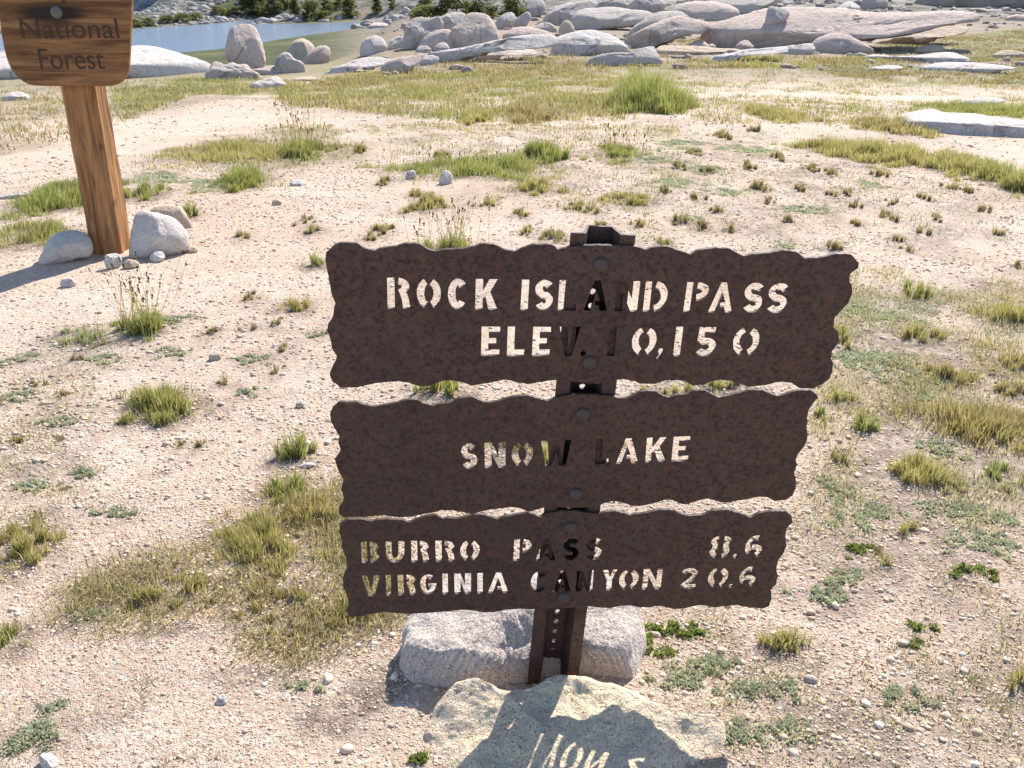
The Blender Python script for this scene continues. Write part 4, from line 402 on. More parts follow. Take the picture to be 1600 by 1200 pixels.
TREES = [
    ('pine_tree', 'dark little pine at the left start of the far shore grove', -45.16, 176.3, -7.1, 1.93, 2.89),
    ('pine_tree', 'widest dark pine of the far shore grove', -43.77, 177.96, -6.67, 3.15, 4.13),
    ('pine_tree', 'dark pine right next to the widest far shore pine', -40.53, 176.11, -6.99, 2.39, 3.35),
    ('pine_tree', 'dark pine above the middle of the far shore', -35.05, 167.48, -6.97, 2.27, 2.72),
    ('pine_tree', 'roundish dark pine low on the far shore right of the middle', -32.43, 167.21, -7.25, 2.71, 2.93),
    ('pine_tree', 'dark pine upslope of the roundish far shore pine', -30.53, 171.51, -6.48, 1.85, 2.31),
    ('pine_tree', 'pine above the pale boulders of the far shore', -27.01, 171.88, -6.89, 2.3, 2.53),
    ('shrub', 'yellow-green bush at the foot of the pine above the pale far boulders', -26.28, 171.12, -7.15, 2.06, 1.03),
    ('pine_tree', 'pine on the far slope right of the pale boulders', -22.53, 172.74, -6.53, 2.08, 2.31),
    ('pine_tree', 'thin pine upslope near the top edge above the meadow end', -20.13, 173.47, -5.97, 1.39, 2.08),
    ('pine_tree', 'pine rising behind the bushes over the cracked boulder', -13.35, 158.96, -5.54, 1.9, 2.96),
    ('pine_tree', 'small pine at the top edge on the far slope', -29.33, 174.78, -5.82, 1.64, 1.64),
    ('pine_tree', 'small pine at the top edge over the middle of the lake', -39.1, 179.02, -6.0, 1.94, 1.7),
    ('shrub', 'low dark bush at the water right beside the wooden sign board', -55.51, 152.15, -7.54, 1.93, 1.18),
    ('shrub', 'low dark bush on the left part of the far shore', -53.15, 159.18, -7.39, 2.22, 1.11),
    ('shrub', 'low dark bush on the far shore left of the grove', -48.85, 171.54, -7.07, 2.13, 1.42),
    ('shrub', 'second low dark bush from the wooden board on the far shore', -54.31, 153.88, -7.55, 2.16, 0.97),
    ('shrub', 'spreading dark bush on the far shore left of the tall boulder', -51.51, 161.52, -7.43, 2.69, 1.12),
    ('shrub', 'small dark bush on the low knoll of the far shore', -50.65, 165.42, -7.25, 2.06, 1.03),
    ('shrub', 'dark bush on the far shore just above the tall upright boulder', -47.41, 174.93, -7.04, 2.64, 1.44),
    ('shrub', 'dark bush under the widest pine of the far shore', -42.54, 176.23, -7.2, 3.12, 1.44),
    ('shrub', 'dark bush at the water left of the pale far boulders', -30.57, 167.81, -7.28, 2.49, 1.13),
    ('shrub_near', 'dark spreading bush on top of the cracked boulder', -3.74, 45.79, -1.12, 1.4, 0.55),
    ('shrub_near', 'largest dark green bush behind the huge rounded boulder', -2.44, 45.89, -1.07, 1.64, 1.19),
    ('shrub_near', 'dark green bush right of the largest bush behind the boulders', -1.31, 45.93, -1.06, 1.22, 0.94),
    ('shrub_near', 'dark bush at the top edge beside the tall grey boulder', 0.06, 45.97, -1.1, 0.91, 1.1),
]
MEADOWS = [
    ([(-4.68, 19.89), (-3.28, 21.54), (-1.47, 23.29), (1.51, 23.86), (2.87, 22.65), (2.81, 16.92), (1.65, 10.66), (0.69, 10.76), (-0.69, 10.75), (-1.86, 12.06), (-2.96, 13.2)], 'GOYB', 480, 0.9),
    ([(-8.18, 20.59), (-6.9, 22.66), (-4.35, 20.76), (-3.92, 17.52), (-4.92, 16.75), (-4.21, 11.88), (-4.44, 11.08)], 'GOY', 480, 0.8),
    ([(-14.01, 23.2), (-9.09, 20.42), (-3.88, 8.67), (-3.92, 8.11), (-4.49, 7.18)], 'YOB', 260, 0.8),
    ([(-4.24, 20.87), (-3.01, 23.81), (-0.65, 25.91), (1.04, 27.56), (3.18, 25.22), (3.12, 23.47), (-1.4, 22.12), (-3.48, 19.55)], 'YBO', 300, 0.9),
    ([(3.16, 25.04), (5.59, 26.9), (7.69, 27.16), (10.21, 26.15), (8.35, 24.49), (5.79, 24.11), (3.6, 23.71)], 'GYB', 420, 0.9),
    ([(10.34, 30.02), (19.57, 39.34), (23.31, 40.79), (11.98, 20.46), (10.54, 20.72), (7.94, 20.83), (7.3, 23.52)], 'OBS', 420, 0.5),
    ([(2.81, 16.92), (4.26, 16.68), (6.05, 15.74), (11.98, 20.46), (6.41, 10.76), (4.98, 9.58), (3.95, 10.18), (1.81, 9.99)], 'YOG', 170, 0.8),
    ([(-3.29, 8.39), (-2.98, 9.79), (-2.01, 10.38), (-1.2, 8.01), (-1.41, 7.17), (-2.32, 7.04), (-2.71, 6.97)], 'GYO', 420, 0.7),
    ([(-1.61, 10.4), (0.0, 10.16), (1.7, 10.12), (1.06, 6.15), (0.38, 5.68), (-0.66, 6.25)], 'OYS', 520, 0.6),
    ([(1.27, 9.84), (3.31, 9.25), (3.04, 5.68), (2.35, 4.27), (1.63, 4.78), (0.66, 4.82)], 'OSS', 330, 0.5),
    ([(3.64, 24.03), (8.35, 24.49), (10.73, 21.12), (9.32, 18.23), (2.84, 17.12)], 'OYS', 120, 0.6),
    ([(1.27, 33.82), (3.93, 31.38), (6.29, 33.57), (5.1, 27.0), (1.03, 27.25)], 'BO', 150, 0.7),
    ([(1.48, 4.48), (2.4, 4.36), (1.32, 2.14), (0.76, 2.14)], 'SOYY', 9000, 0.7),
    ([(0.59, 2.17), (1.34, 2.17), (0.95, 1.28), (0.22, 1.27), (0.29, 1.71)], 'SSOL', 7500, 0.42),
    ([(-2.05, 3.44), (-1.62, 3.58), (-1.05, 2.15), (-1.36, 2.09)], 'SOY', 4500, 0.5),
    ([(-1.14, 1.61), (-0.66, 1.58), (-0.45, 1.28), (-0.97, 1.28)], 'SO', 3000, 0.4),
    ([(-1.05, 1.83), (-0.95, 1.99), (-0.76, 2.08), (-0.65, 2.23), (-0.66, 2.45), (-0.5, 2.49), (-0.23, 1.82), (-0.26, 1.7), (-0.39, 1.68), (-0.44, 1.61), (-0.56, 1.66), (-0.72, 1.78), (-0.91, 1.72)], 'YBYO', 36000, 0.8),
]
SOIL_AND_SHADE = [(-0.354, 1.461, 0.081, 0.05, 0.95), (-0.258, 1.544, 0.071, 0.114, 0.9), (-0.525, 1.578, 0.112, 0.034, 0.8), (-0.633, 1.734, 0.183, 0.046, 0.8), (0.594, 1.492, 0.126, 0.083, 0.75), (0.483, 1.684, 0.083, 0.052, 0.5), (1.139, 2.173, 0.218, 0.148, 0.85), (1.316, 2.907, 0.17, 0.297, 0.8), (1.468, 3.589, 0.253, 0.273, 0.75), (-0.976, 1.781, 0.115, 0.071, 0.7), (-1.387, 2.507, 0.141, 0.182, 0.6), (-1.017, 2.458, 0.055, 0.04, 0.5), (1.37, 2.383, 0.108, 0.183, 0.8)]  # dark soil; patches left of the sign's rocks also paint in the rocks' shadow
TRAIL = [(-4.76, 16.37), (-4.0, 12.72), (-3.91, 11.24), (-3.41, 8.74), (-3.6, 8.1), (-3.66, 7.33), (-3.74, 6.57)]


def sm(a, b, t):
    t = np.clip((t - a) / (b - a), 0.0, 1.0)
    return t * t * (3 - 2 * t)


def wav(x, y, f, s):
    """cheap smooth 2D noise from a few crossing sine waves, about -1..1"""
    v = 0.0
    for k in range(4):
        a = s * 1.7 + k * 2.399
        g = f * (1.0 + 0.37 * k)
        v = v + np.sin(g * (x * math.cos(a) + y * math.sin(a)) + s * 3.1 + k * 1.9
                       + 1.3 * np.sin(g * 0.61 * (x * math.sin(a) - y * math.cos(a)) + k)) / (1 + 0.35 * k)
    return v / 2.6


def lake_sd(x, y):
    """signed distance to the lake shore, positive on the water"""
    x = np.asarray(x, float); y = np.asarray(y, float)
    best = np.full(x.shape, 1e9); inside = np.zeros(x.shape, bool)
    n = len(LAKE)
    for i in range(n):
        ax, ay = LAKE[i]; bx, by = LAKE[(i + 1) % n]
        ex, ey = bx - ax, by - ay
        t = np.clip(((x - ax) * ex + (y - ay) * ey) / (ex * ex + ey * ey), 0, 1)
        best = np.minimum(best, np.hypot(x - ax - t * ex, y - ay - t * ey))
        c = ((ay > y) != (by > y))
        with np.errstate(divide='ignore', invalid='ignore'):
            xi = ax + (y - ay) * ex / (ey if ey != 0 else 1e-9)
        inside ^= c & (x < xi)
    return np.where(inside, best, -best)


def height(x, y):
    x = np.asarray(x, float); y = np.asarray(y, float)
    r = np.hypot(x, y)
    q = x / np.maximum(y, 1.0)
    q = np.where(y < 1.0, np.where(x < 0, -1.0, 1.0), q)
    left = sm(-0.095, -0.20, q)
    drop = sm(0.10, -0.10, q)
    z = -1.0 * sm(5.0, 24.0, r)
    z = z + left * (-5.3 * sm(20.0, 78.0, r) - 1.2 * sm(70.0, 130.0, r))
    z = z + (1 - left) * (1 - drop) * (0.035 * np.maximum(0, r - 58.0)) - (1 - left) * drop * 6.5 * sm(46.0, 105.0, r)
    z = z + 0.013 * wav(x, y, 3.1, 1.0) * sm(0.3, 1.5, r) + 0.006 * wav(x, y, 11.0, 2.0)
    z = z + 0.05 * wav(x, y, 0.9, 3.0) * sm(4.0, 12.0, r)
    z = z + 0.35 * wav(x, y, 0.13, 4.0) * sm(40.0, 120.0, r)
    if r.size and float(r.max()) < 60.0:      # nothing of the lake reaches here
        return z
    # far shore: a low knoll at the left that grows into a hillside to the right
    sd = lake_sd(x, y)
    grow = sm(-0.37, -0.25, q)
    far = np.maximum(0.0, -sd)
    hill = ZL + 1.6 * sm(0, 14, far) * (0.5 + 0.5 * wav(x, y, 0.09, 6.0)) + grow * 0.24 * np.maximum(0, far - 3) \
        - (1 - grow) * 0.07 * np.maximum(0, far - 24)
    beyond = sm(145.0, 152.0, r + 30 * (q + 0.37) * -1.0) * np.maximum(left, drop)
    z = z * (1 - beyond) + hill * beyond
    tgt = ZL - np.clip(0.07 * sd, -3.0, 2.0)
    k = sm(-34.0, -2.0, sd) * (1 - beyond) + sm(-3.0, 0.0, sd) * beyond
    return z * (1 - k) + tgt * k


# ------------------------------------------------------------------ helpers
rng = np.random.default_rng(7)
random.seed(7)
COL = scene.collection


def link(name, mesh, mat=None, parent=None):
    o = bpy.data.objects.new(name, mesh)
    COL.objects.link(o)
    if mat is not None and not mesh.materials:
        mesh.materials.append(mat)
    if parent is not None:
        o.parent = parent
    return o


def tag(o, label, cat=None, group=None, kind=None):
    if label: o['label'] = label
    if cat: o['category'] = cat
    if group: o['group'] = group
    o['kind'] = kind or 'thing'
    return o


def mesh_np(name, v, tris=None, quads=None, col=None, smooth=False):
    """mesh from numpy arrays; col is a per-vertex RGB array stored as attribute Col"""
    me = bpy.data.meshes.new(name)
    v = np.asarray(v, np.float32)
    nt = 0 if tris is None else len(tris)
    nq = 0 if quads is None else len(quads)
    loops = []
    starts = []
    if nt:
        loops.append(np.asarray(tris, np.int32).ravel()); starts.append(np.arange(nt) * 3)
    if nq:
        loops.append(np.asarray(quads, np.int32).ravel()); starts.append(nt * 3 + np.arange(nq) * 4)
    loops = np.concatenate(loops); starts = np.concatenate(starts).astype(np.int32)
    me.vertices.add(len(v)); me.vertices.foreach_set('co', v.ravel())
    me.loops.add(len(loops)); me.loops.foreach_set('vertex_index', loops)
    me.polygons.add(nt + nq); me.polygons.foreach_set('loop_start', starts)
    me.update(calc_edges=True)
    if smooth:
        me.polygons.foreach_set('use_smooth', np.ones(nt + nq, bool))
    if col is not None:
        a = me.attributes.new('Col', 'FLOAT_COLOR', 'POINT')
        c = np.ones((len(v), 4), np.float32); c[:, :3] = col
        a.data.foreach_set('color', c.ravel())
    me.validate()
    return me


def mat_new(name):
    m = bpy.data.materials.new(name)
    m.use_nodes = True
    nt = m.node_tree
    return m, nt, nt.nodes['Principled BSDF']


def N(nt, kind, **kw):
    n = nt.nodes.new(kind)
    for k, v in kw.items():
        if k.startswith('i_'):
            n.inputs[k[2:].replace('_', ' ')].default_value = v
        elif k.startswith('n_'):
            n.inputs[int(k[2:])].default_value = v
        else:
            setattr(n, k, v)
    return n


def mixc(nt, fac, a, b, blend='MIX'):
    n = nt.nodes.new('ShaderNodeMix'); n.data_type = 'RGBA'; n.blend_type = blend
    for i, s in ((0, fac), (6, a), (7, b)):
        if isinstance(s, (int, float)): n.inputs[i].default_value = s
        elif isinstance(s, tuple): n.inputs[i].default_value = (*s, 1.0) if len(s) == 3 else s
        else: nt.links.new(s, n.inputs[i])
    return n.outputs[2]


def ramp(nt, src, a, b, lo=0.0, hi=1.0):
    n = nt.nodes.new('ShaderNodeMapRange'); n.interpolation_type = 'SMOOTHSTEP'
    nt.links.new(src, n.inputs[0])
    for i, x in enumerate((a, b, lo, hi)): n.inputs[i + 1].default_value = x
    return n.outputs[0]


def math_n(nt, op, a, b=None):
    n = nt.nodes.new('ShaderNodeMath'); n.operation = op
    for i, s in enumerate((a, b)):
        if s is None: continue
        if isinstance(s, (int, float)): n.inputs[i].default_value = s
        else: nt.links.new(s, n.inputs[i])
    return n.outputs[0]


def noise_t(nt, vec, scale, detail=4.0, rough=0.6, dist=0.0):
    n = nt.nodes.new('ShaderNodeTexNoise')
    nt.links.new(vec, n.inputs['Vector'])
    n.inputs['Scale'].default_value = scale; n.inputs['Detail'].default_value = detail
    n.inputs['Roughness'].default_value = rough; n.inputs['Distortion'].default_value = dist
    return n


def vor(nt, vec, scale, feature='F1'):
    n = nt.nodes.new('ShaderNodeTexVoronoi'); n.feature = feature
    nt.links.new(vec, n.inputs['Vector']); n.inputs['Scale'].default_value = scale
    return n


def bump(nt, bsdf, height, strength, dist, prev=None):
    n = nt.nodes.new('ShaderNodeBump')
    n.inputs['Strength'].default_value = strength; n.inputs['Distance'].default_value = dist
    nt.links.new(height, n.inputs['Height'])
    if prev is not None: nt.links.new(prev, n.inputs['Normal'])
    nt.links.new(n.outputs[0], bsdf.inputs['Normal'])
    return n.outputs[0]


# ------------------------------------------------------------------ materials
def make_ground_mat():
    m, nt, b = mat_new('gravelly_soil')
    pos = N(nt, 'ShaderNodeNewGeometry').outputs['Position']
    att = N(nt, 'ShaderNodeAttribute', attribute_name='Col')
    sep = N(nt, 'ShaderNodeSeparateColor'); nt.links.new(att.outputs['Color'], sep.inputs[0])
    n1 = noise_t(nt, pos, 0.9, 5, 0.6).outputs[0]
    n2 = noise_t(nt, pos, 7.0, 5, 0.65).outputs[0]
    n3 = noise_t(nt, pos, 70.0, 4, 0.7).outputs[0]
    wv = noise_t(nt, pos, 30.0, 3, 0.6)
    ad = N(nt, 'ShaderNodeVectorMath', operation='MULTIPLY_ADD')
    nt.links.new(wv.outputs['Color'], ad.inputs[0]); ad.inputs[1].default_value = (0.02, 0.02, 0.02); nt.links.new(pos, ad.inputs[2])
    v1 = vor(nt, ad.outputs[0], 120.0); v2 = vor(nt, ad.outputs[0], 310.0)
    sand = mixc(nt, ramp(nt, n1, 0.35, 0.68), (0.62, 0.445, 0.318), (0.68, 0.535, 0.415))
    sand = mixc(nt, ramp(nt, n2, 0.48, 0.75, 0, 0.55), sand, (0.44, 0.33, 0.245))
    grain = N(nt, 'ShaderNodeSeparateColor'); nt.links.new(v1.outputs['Color'], grain.inputs[0])
    grain2 = N(nt, 'ShaderNodeSeparateColor'); nt.links.new(v2.outputs['Color'], grain2.inputs[0])
    sand = mixc(nt, ramp(nt, grain.outputs[0], 0.70, 0.98, 0, 0.7), sand, (0.74, 0.68, 0.60))
    sand = mixc(nt, ramp(nt, grain.outputs[1], 0.80, 0.97, 0, 0.65), sand, (0.40, 0.28, 0.20))
    sand = mixc(nt, ramp(nt, grain2.outputs[2], 0.80, 0.96, 0, 0.55), sand, (0.30, 0.24, 0.19))
    sand = mixc(nt, ramp(nt, n3, 0.52, 0.72, 0, 0.25), sand, (0.36, 0.29, 0.23))
    nm = noise_t(nt, pos, 16.0, 8, 0.72).outputs[0]
    sand = mixc(nt, ramp(nt, nm, 0.50, 0.72, 0, 0.38), sand, (0.40, 0.28, 0.205))
    sand = mixc(nt, ramp(nt, nm, 0.28, 0.44, 0.45, 0.0), sand, (0.70, 0.595, 0.495))
    nf = noise_t(nt, pos, 240.0, 3, 0.8).outputs[0]
    sand = mixc(nt, ramp(nt, nf, 0.56, 0.70, 0, 0.35), sand, (0.27, 0.19, 0.14))
    # litter of dead grass and dark soil, plus shade painted beside the sign's rocks
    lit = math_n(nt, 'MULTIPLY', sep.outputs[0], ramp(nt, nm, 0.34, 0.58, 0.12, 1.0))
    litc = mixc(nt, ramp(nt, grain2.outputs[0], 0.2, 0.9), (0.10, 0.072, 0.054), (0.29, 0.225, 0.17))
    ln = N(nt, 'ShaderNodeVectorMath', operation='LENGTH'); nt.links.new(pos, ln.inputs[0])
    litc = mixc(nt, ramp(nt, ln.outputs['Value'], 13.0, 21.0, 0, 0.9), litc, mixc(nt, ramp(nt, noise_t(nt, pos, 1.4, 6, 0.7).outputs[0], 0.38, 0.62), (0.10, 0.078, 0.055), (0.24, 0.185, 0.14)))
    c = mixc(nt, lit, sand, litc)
    mead = mixc(nt, ramp(nt, n2, 0.35, 0.7), (0.20, 0.18, 0.085), (0.36, 0.29, 0.19))
    n0 = noise_t(nt, pos, 0.08, 6, 0.65).outputs[0]
    far_ = N(nt, 'ShaderNodeSeparateXYZ'); nt.links.new(pos, far_.inputs[0])
    lake_side = ramp(nt, far_.outputs[2], -1.8, -3.6, 0, 1)
    mead = mixc(nt, math_n(nt, 'MULTIPLY', lake_side, ramp(nt, n0, 0.30, 0.55, 0.7, 1.0)), mead, mixc(nt, ramp(nt, noise_t(nt, pos, 0.45, 7, 0.72).outputs[0], 0.42, 0.60), (0.048, 0.064, 0.020), (0.088, 0.092, 0.035)))
    c = mixc(nt, math_n(nt, 'MULTIPLY', sep.outputs[1], math_n(nt, 'MAXIMUM', lake_side, ramp(nt, n2, 0.25, 0.55, 0.45, 1.0))), c, mead)
    rockc = mixc(nt, ramp(nt, noise_t(nt, pos, 0.35, 8, 0.75).outputs[0], 0.42, 0.62), (0.075, 0.07, 0.05), (0.34, 0.31, 0.28))
    c = mixc(nt, sep.outputs[2], c, rockc)
    nt.links.new(c, b.inputs['Base Color'])
    b.inputs['Roughness'].default_value = 0.95
    b.inputs['Specular IOR Level'].default_value = 0.15
    h = math_n(nt, 'ADD', math_n(nt, 'MULTIPLY', v1.outputs['Distance'], -0.35), math_n(nt, 'MULTIPLY', n3, 1.2))
    p = bump(nt, b, nm, 0.55, 0.03)
    p = bump(nt, b, h, 0.8, 0.008, p)
    p = bump(nt, b, nf, 0.5, 0.003, p)
    p = bump(nt, b, v2.outputs['Distance'], 0.5, -0.003, p)
    return m


def make_rock_mat(name='granite', near=False):
    m, nt, b = mat_new(name)
    oi = N(nt, 'ShaderNodeObjectInfo')
    pos = N(nt, 'ShaderNodeNewGeometry').outputs['Position']
    k = 1.0 if not near else 5.0
    n1 = noise_t(nt, pos, 1.3 * k, 6, 0.65).outputs[0]
    n2 = noise_t(nt, pos, 6.0 * k, 5, 0.7).outputs[0]
    n3 = noise_t(nt, pos, 45.0 * k, 3, 0.7).outputs[0]
    c = mixc(nt, ramp(nt, n1, 0.35, 0.7, 0, 0.5), oi.outputs['Color'], (0.58, 0.44, 0.345))
    c = mixc(nt, ramp(nt, n2, 0.56, 0.78, 0, 0.45), c, (0.30, 0.255, 0.22))
    c = mixc(nt, ramp(nt, n2, 0.25, 0.45, 0.35, 0.0), c, (0.70, 0.63, 0.56))
    if not near:     # lichen, desert varnish and weathering streaks
        mp = N(nt, 'ShaderNodeMapping'); nt.links.new(pos, mp.inputs[0]); mp.inputs['Scale'].default_value = (1.0, 1.0, 0.3)
        st = noise_t(nt, mp.outputs[0], 2.2, 7, 0.75, 0.4).outputs[0]
        c = mixc(nt, ramp(nt, st, 0.53, 0.66, 0, 0.55), c, (0.24, 0.20, 0.175))
        li = noise_t(nt, pos, 4.5, 6, 0.75).outputs[0]
        c = mixc(nt, ramp(nt, li, 0.60, 0.68, 0, 0.5), c, (0.30, 0.27, 0.21))
    sp = vor(nt, pos, 330.0 if near else 60.0)
    ss = N(nt, 'ShaderNodeSeparateColor'); nt.links.new(sp.outputs['Color'], ss.inputs[0])
    c = mixc(nt, ramp(nt, ss.outputs[0], 0.78, 0.95, 0, 0.6 if near else 0.25), c, (0.16, 0.14, 0.13))
    c = mixc(nt, ramp(nt, ss.outputs[1], 0.72, 0.95, 0, 0.5 if near else 0.2), c, (0.82, 0.78, 0.73))
    # joints and cracks
    wp = noise_t(nt, pos, 1.1 * k, 3, 0.5)
    addv = N(nt, 'ShaderNodeVectorMath', operation='MULTIPLY_ADD')
    nt.links.new(wp.outputs['Color'], addv.inputs[0]); addv.inputs[1].default_value = (0.22 / k,) * 3; nt.links.new(pos, addv.inputs[2])
    cr = vor(nt, addv.outputs[0], 0.55 * k, 'DISTANCE_TO_EDGE')
    crk = ramp(nt, cr.outputs['Distance'], 0.002, 0.014, 1.0, 0.0)
    crk = math_n(nt, 'MULTIPLY', crk, ramp(nt, n1, 0.50, 0.60)) if not near else math_n(nt, 'MULTIPLY', crk, ramp(nt, n1, 0.62, 0.70, 0, .6))
    c = mixc(nt, math_n(nt, 'MULTIPLY', crk, 0.45), c, (0.12, 0.09, 0.07))
    nt.links.new(c, b.inputs['Base Color'])
    b.inputs['Roughness'].default_value = 0.9
    b.inputs['Specular IOR Level'].default_value = 0.2
    p = bump(nt, b, n2, 0.9, 0.11 / k)
    p = bump(nt, b, n3, 0.8, 0.022 / k, p)
    p = bump(nt, b, crk, 0.5, -0.03 / k, p)
    return m


def make_foliage_mat():
    m, nt, b = mat_new('grass_blades')
    att = N(nt, 'ShaderNodeAttribute', attribute_name='Col')
    nt.links.new(att.outputs['Color'], b.inputs['Base Color'])
    b.inputs['Roughness'].default_value = 0.55
    b.inputs['Specular IOR Level'].default_value = 0.35
    tr = N(nt, 'ShaderNodeBsdfTranslucent')
    nt.links.new(mixc(nt, 0.35, att.outputs['Color'], (0.5, 0.5, 0.1), 'MIX'), tr.inputs[0])
    mx = N(nt, 'ShaderNodeMixShader', n_0=0.45)
    nt.links.new(b.outputs[0], mx.inputs[1]); nt.links.new(tr.outputs[0], mx.inputs[2])
    nt.links.new(mx.outputs[0], nt.nodes['Material Output'].inputs[0])
    return m


def make_stone_mat():
    m, nt, b = mat_new('gravel_stones')
    att = N(nt, 'ShaderNodeAttribute', attribute_name='Col')
    pos = N(nt, 'ShaderNodeNewGeometry').outputs['Position']
    n = noise_t(nt, pos, 220.0, 3, 0.7).outputs[0]
    nt.links.new(mixc(nt, ramp(nt, n, 0.4, 0.7, 0, 0.4), att.outputs['Color'], (0.30, 0.24, 0.19)), b.inputs['Base Color'])
    b.inputs['Roughness'].default_value = 0.85
    b.inputs['Specular IOR Level'].default_value = 0.25
    return m


def make_rust_mat():
    m, nt, b = mat_new('rusted_steel')
    tc = N(nt, 'ShaderNodeTexCoord').outputs['Object']
    n1 = noise_t(nt, tc, 9.0, 5, 0.6).outputs[0]
    n2 = noise_t(nt, tc, 150.0, 3, 0.6).outputs[0]
    n3 = noise_t(nt, tc, 60.0, 4, 0.6).outputs[0]
    c = mixc(nt, ramp(nt, n1, 0.35, 0.7), (0.051, 0.029, 0.022), (0.066, 0.039, 0.030))
    c = mixc(nt, ramp(nt, n2, 0.48, 0.64, 0, 0.85), c, (0.034, 0.014, 0.010))
    c = mixc(nt, ramp(nt, n3, 0.50, 0.70, 0, 0.75), c, (0.105, 0.040, 0.024))
    nt.links.new(c, b.inputs['Base Color'])
    b.inputs['Metallic'].default_value = 0.0
    nt.links.new(ramp(nt, n2, 0.3, 0.7, 0.55, 0.8), b.inputs['Roughness'])
    b.inputs['Specular IOR Level'].default_value = 0.4
    bump(nt, b, n2, 0.35, 0.002)
    return m


def make_wood_mat(name, axis, dark=1.0):
    m, nt, b = mat_new(name)
    tc = N(nt, 'ShaderNodeTexCoord').outputs['Object']
    mp = N(nt, 'ShaderNodeMapping')
    nt.links.new(tc, mp.inputs[0])
    mp.inputs['Scale'].default_value = (1.3, 18, 18) if axis == 'x' else (18, 18, 1.3)
    n1 = noise_t(nt, mp.outputs[0], 1.6, 6, 0.65, 0.6).outputs[0]
    n2 = noise_t(nt, mp.outputs[0], 7.0, 4, 0.7).outputs[0]
    n3 = noise_t(nt, tc, 3.0, 4, 0.6).outputs[0]
    c = mixc(nt, ramp(nt, n1, 0.32, 0.68), (0.13 * dark, 0.058 * dark, 0.022 * dark), (0.37 * dark, 0.19 * dark, 0.078 * dark))
    c = mixc(nt, ramp(nt, n2, 0.52, 0.75, 0, 0.6), c, (0.05, 0.022, 0.012))
    c = mixc(nt, ramp(nt, n3, 0.5, 0.75, 0, 0.4), c, (0.36 * dark, 0.16 * dark, 0.06 * dark))
    if axis == 'x':      # black iron stain bleeding out of the bolt, mostly to one side
        sx = N(nt, 'ShaderNodeVectorMath', operation='SUBTRACT'); nt.links.new(tc, sx.inputs[0]); sx.inputs[1].default_value = (WBOLT[0] - 0.02 - (WOOD['bot'][0] + WOOD['bot'][1]) / 2, 0, WBOLT[1] - 0.012 - WOOD['z0'])
        sc_ = N(nt, 'ShaderNodeVectorMath', operation='MULTIPLY'); nt.links.new(sx.outputs[0], sc_.inputs[0]); sc_.inputs[1].default_value = (0.5, 0, 1.6)
        ln = N(nt, 'ShaderNodeVectorMath', operation='LENGTH'); nt.links.new(sc_.outputs[0], ln.inputs[0])
        st = math_n(nt, 'ADD', ln.outputs['Value'], math_n(nt, 'MULTIPLY', math_n(nt, 'SUBTRACT', n1, 0.5), 0.09))
        c = mixc(nt, ramp(nt, st, 0.035, 0.105, 0.93, 0.0), c, (0.018, 0.012, 0.010))
    kn = vor(nt, tc, 4.3)
    c = mixc(nt, ramp(nt, kn.outputs['Distance'], 0.03, 0.16, 0.75, 0.0), c, (0.035, 0.016, 0.010))
    nt.links.new(c, b.inputs['Base Color'])
    b.inputs['Roughness'].default_value = 0.7
    b.inputs['Specular IOR Level'].default_value = 0.2
    p = bump(nt, b, n1, 0.5, 0.006)
    bump(nt, b, n2, 0.4, 0.002, p)
    return m


def make_plain(name, col, rough=0.6, metal=0.0, var=0.3, scale=40.0):
    m, nt, b = mat_new(name)
    tc = N(nt, 'ShaderNodeTexCoord').outputs['Object']
    n = noise_t(nt, tc, scale, 4, 0.65).outputs[0]
    nt.links.new(mixc(nt, ramp(nt, n, 0.4, 0.7, 0, var), col, tuple(x * 0.45 for x in col)), b.inputs['Base Color'])
    b.inputs['Roughness'].default_value = rough
    b.inputs['Metallic'].default_value = metal
    return m


def make_water():
    m, nt, b = mat_new('lake_water')
    pos = N(nt, 'ShaderNodeNewGeometry').outputs['Position']
    n = noise_t(nt, pos, 1.6, 4, 0.6).outputs[0]
    b.inputs['Base Color'].default_value = (0.20, 0.255, 0.32, 1)
    b.inputs['Roughness'].default_value = 0.145
    b.inputs['IOR'].default_value = 1.33
    bump(nt, b, n, 0.4, 0.3)
    return m


def make_mountain_mat():
    m, nt, b = mat_new('mountain_rock')
    pos = N(nt, 'ShaderNodeNewGeometry').outputs['Position']
    mp = N(nt, 'ShaderNodeMapping'); nt.links.new(pos, mp.inputs[0]); mp.inputs['Scale'].default_value = (1, 1, 0.35)
    n = noise_t(nt, mp.outputs[0], 0.035, 8, 0.75).outputs[0]
    n2 = noise_t(nt, mp.outputs[0], 0.16, 6, 0.75).outputs[0]
    c = mixc(nt, ramp(nt, n, 0.40, 0.60), (0.16, 0.17, 0.16), (0.44, 0.43, 0.42))
    c = mixc(nt, ramp(nt, n2, 0.50, 0.62, 0, 0.75), c, (0.07, 0.085, 0.07))
    nt.links.new(c, b.inputs['Base Color'])
    b.inputs['Roughness'].default_value = 0.95
    bump(nt, b, n2, 0.8, 6.0)
    return m


M_GROUND = make_ground_mat()
M_ROCK = make_rock_mat('granite')
M_ROCK_NEAR = make_rock_mat('granite_close', True)
M_FOL = make_foliage_mat()
M_STONE = make_stone_mat()
M_RUST = make_rust_mat()
M_BOARD = make_wood_mat('stained_board', 'x', 0.78)
M_POST = make_wood_mat('stained_post', 'z', 1.15)
M_BOLT = make_plain('bolt_steel', (0.066, 0.048, 0.042), 0.6, 0.1)
M_CARVE = make_plain('carved_dark_wood', (0.050, 0.023, 0.012), 0.8)
M_STAIN = make_plain('dark_stain', (0.02, 0.014, 0.012), 0.8)
M_WATER = make_water()
M_MOUNT = make_mountain_mat()

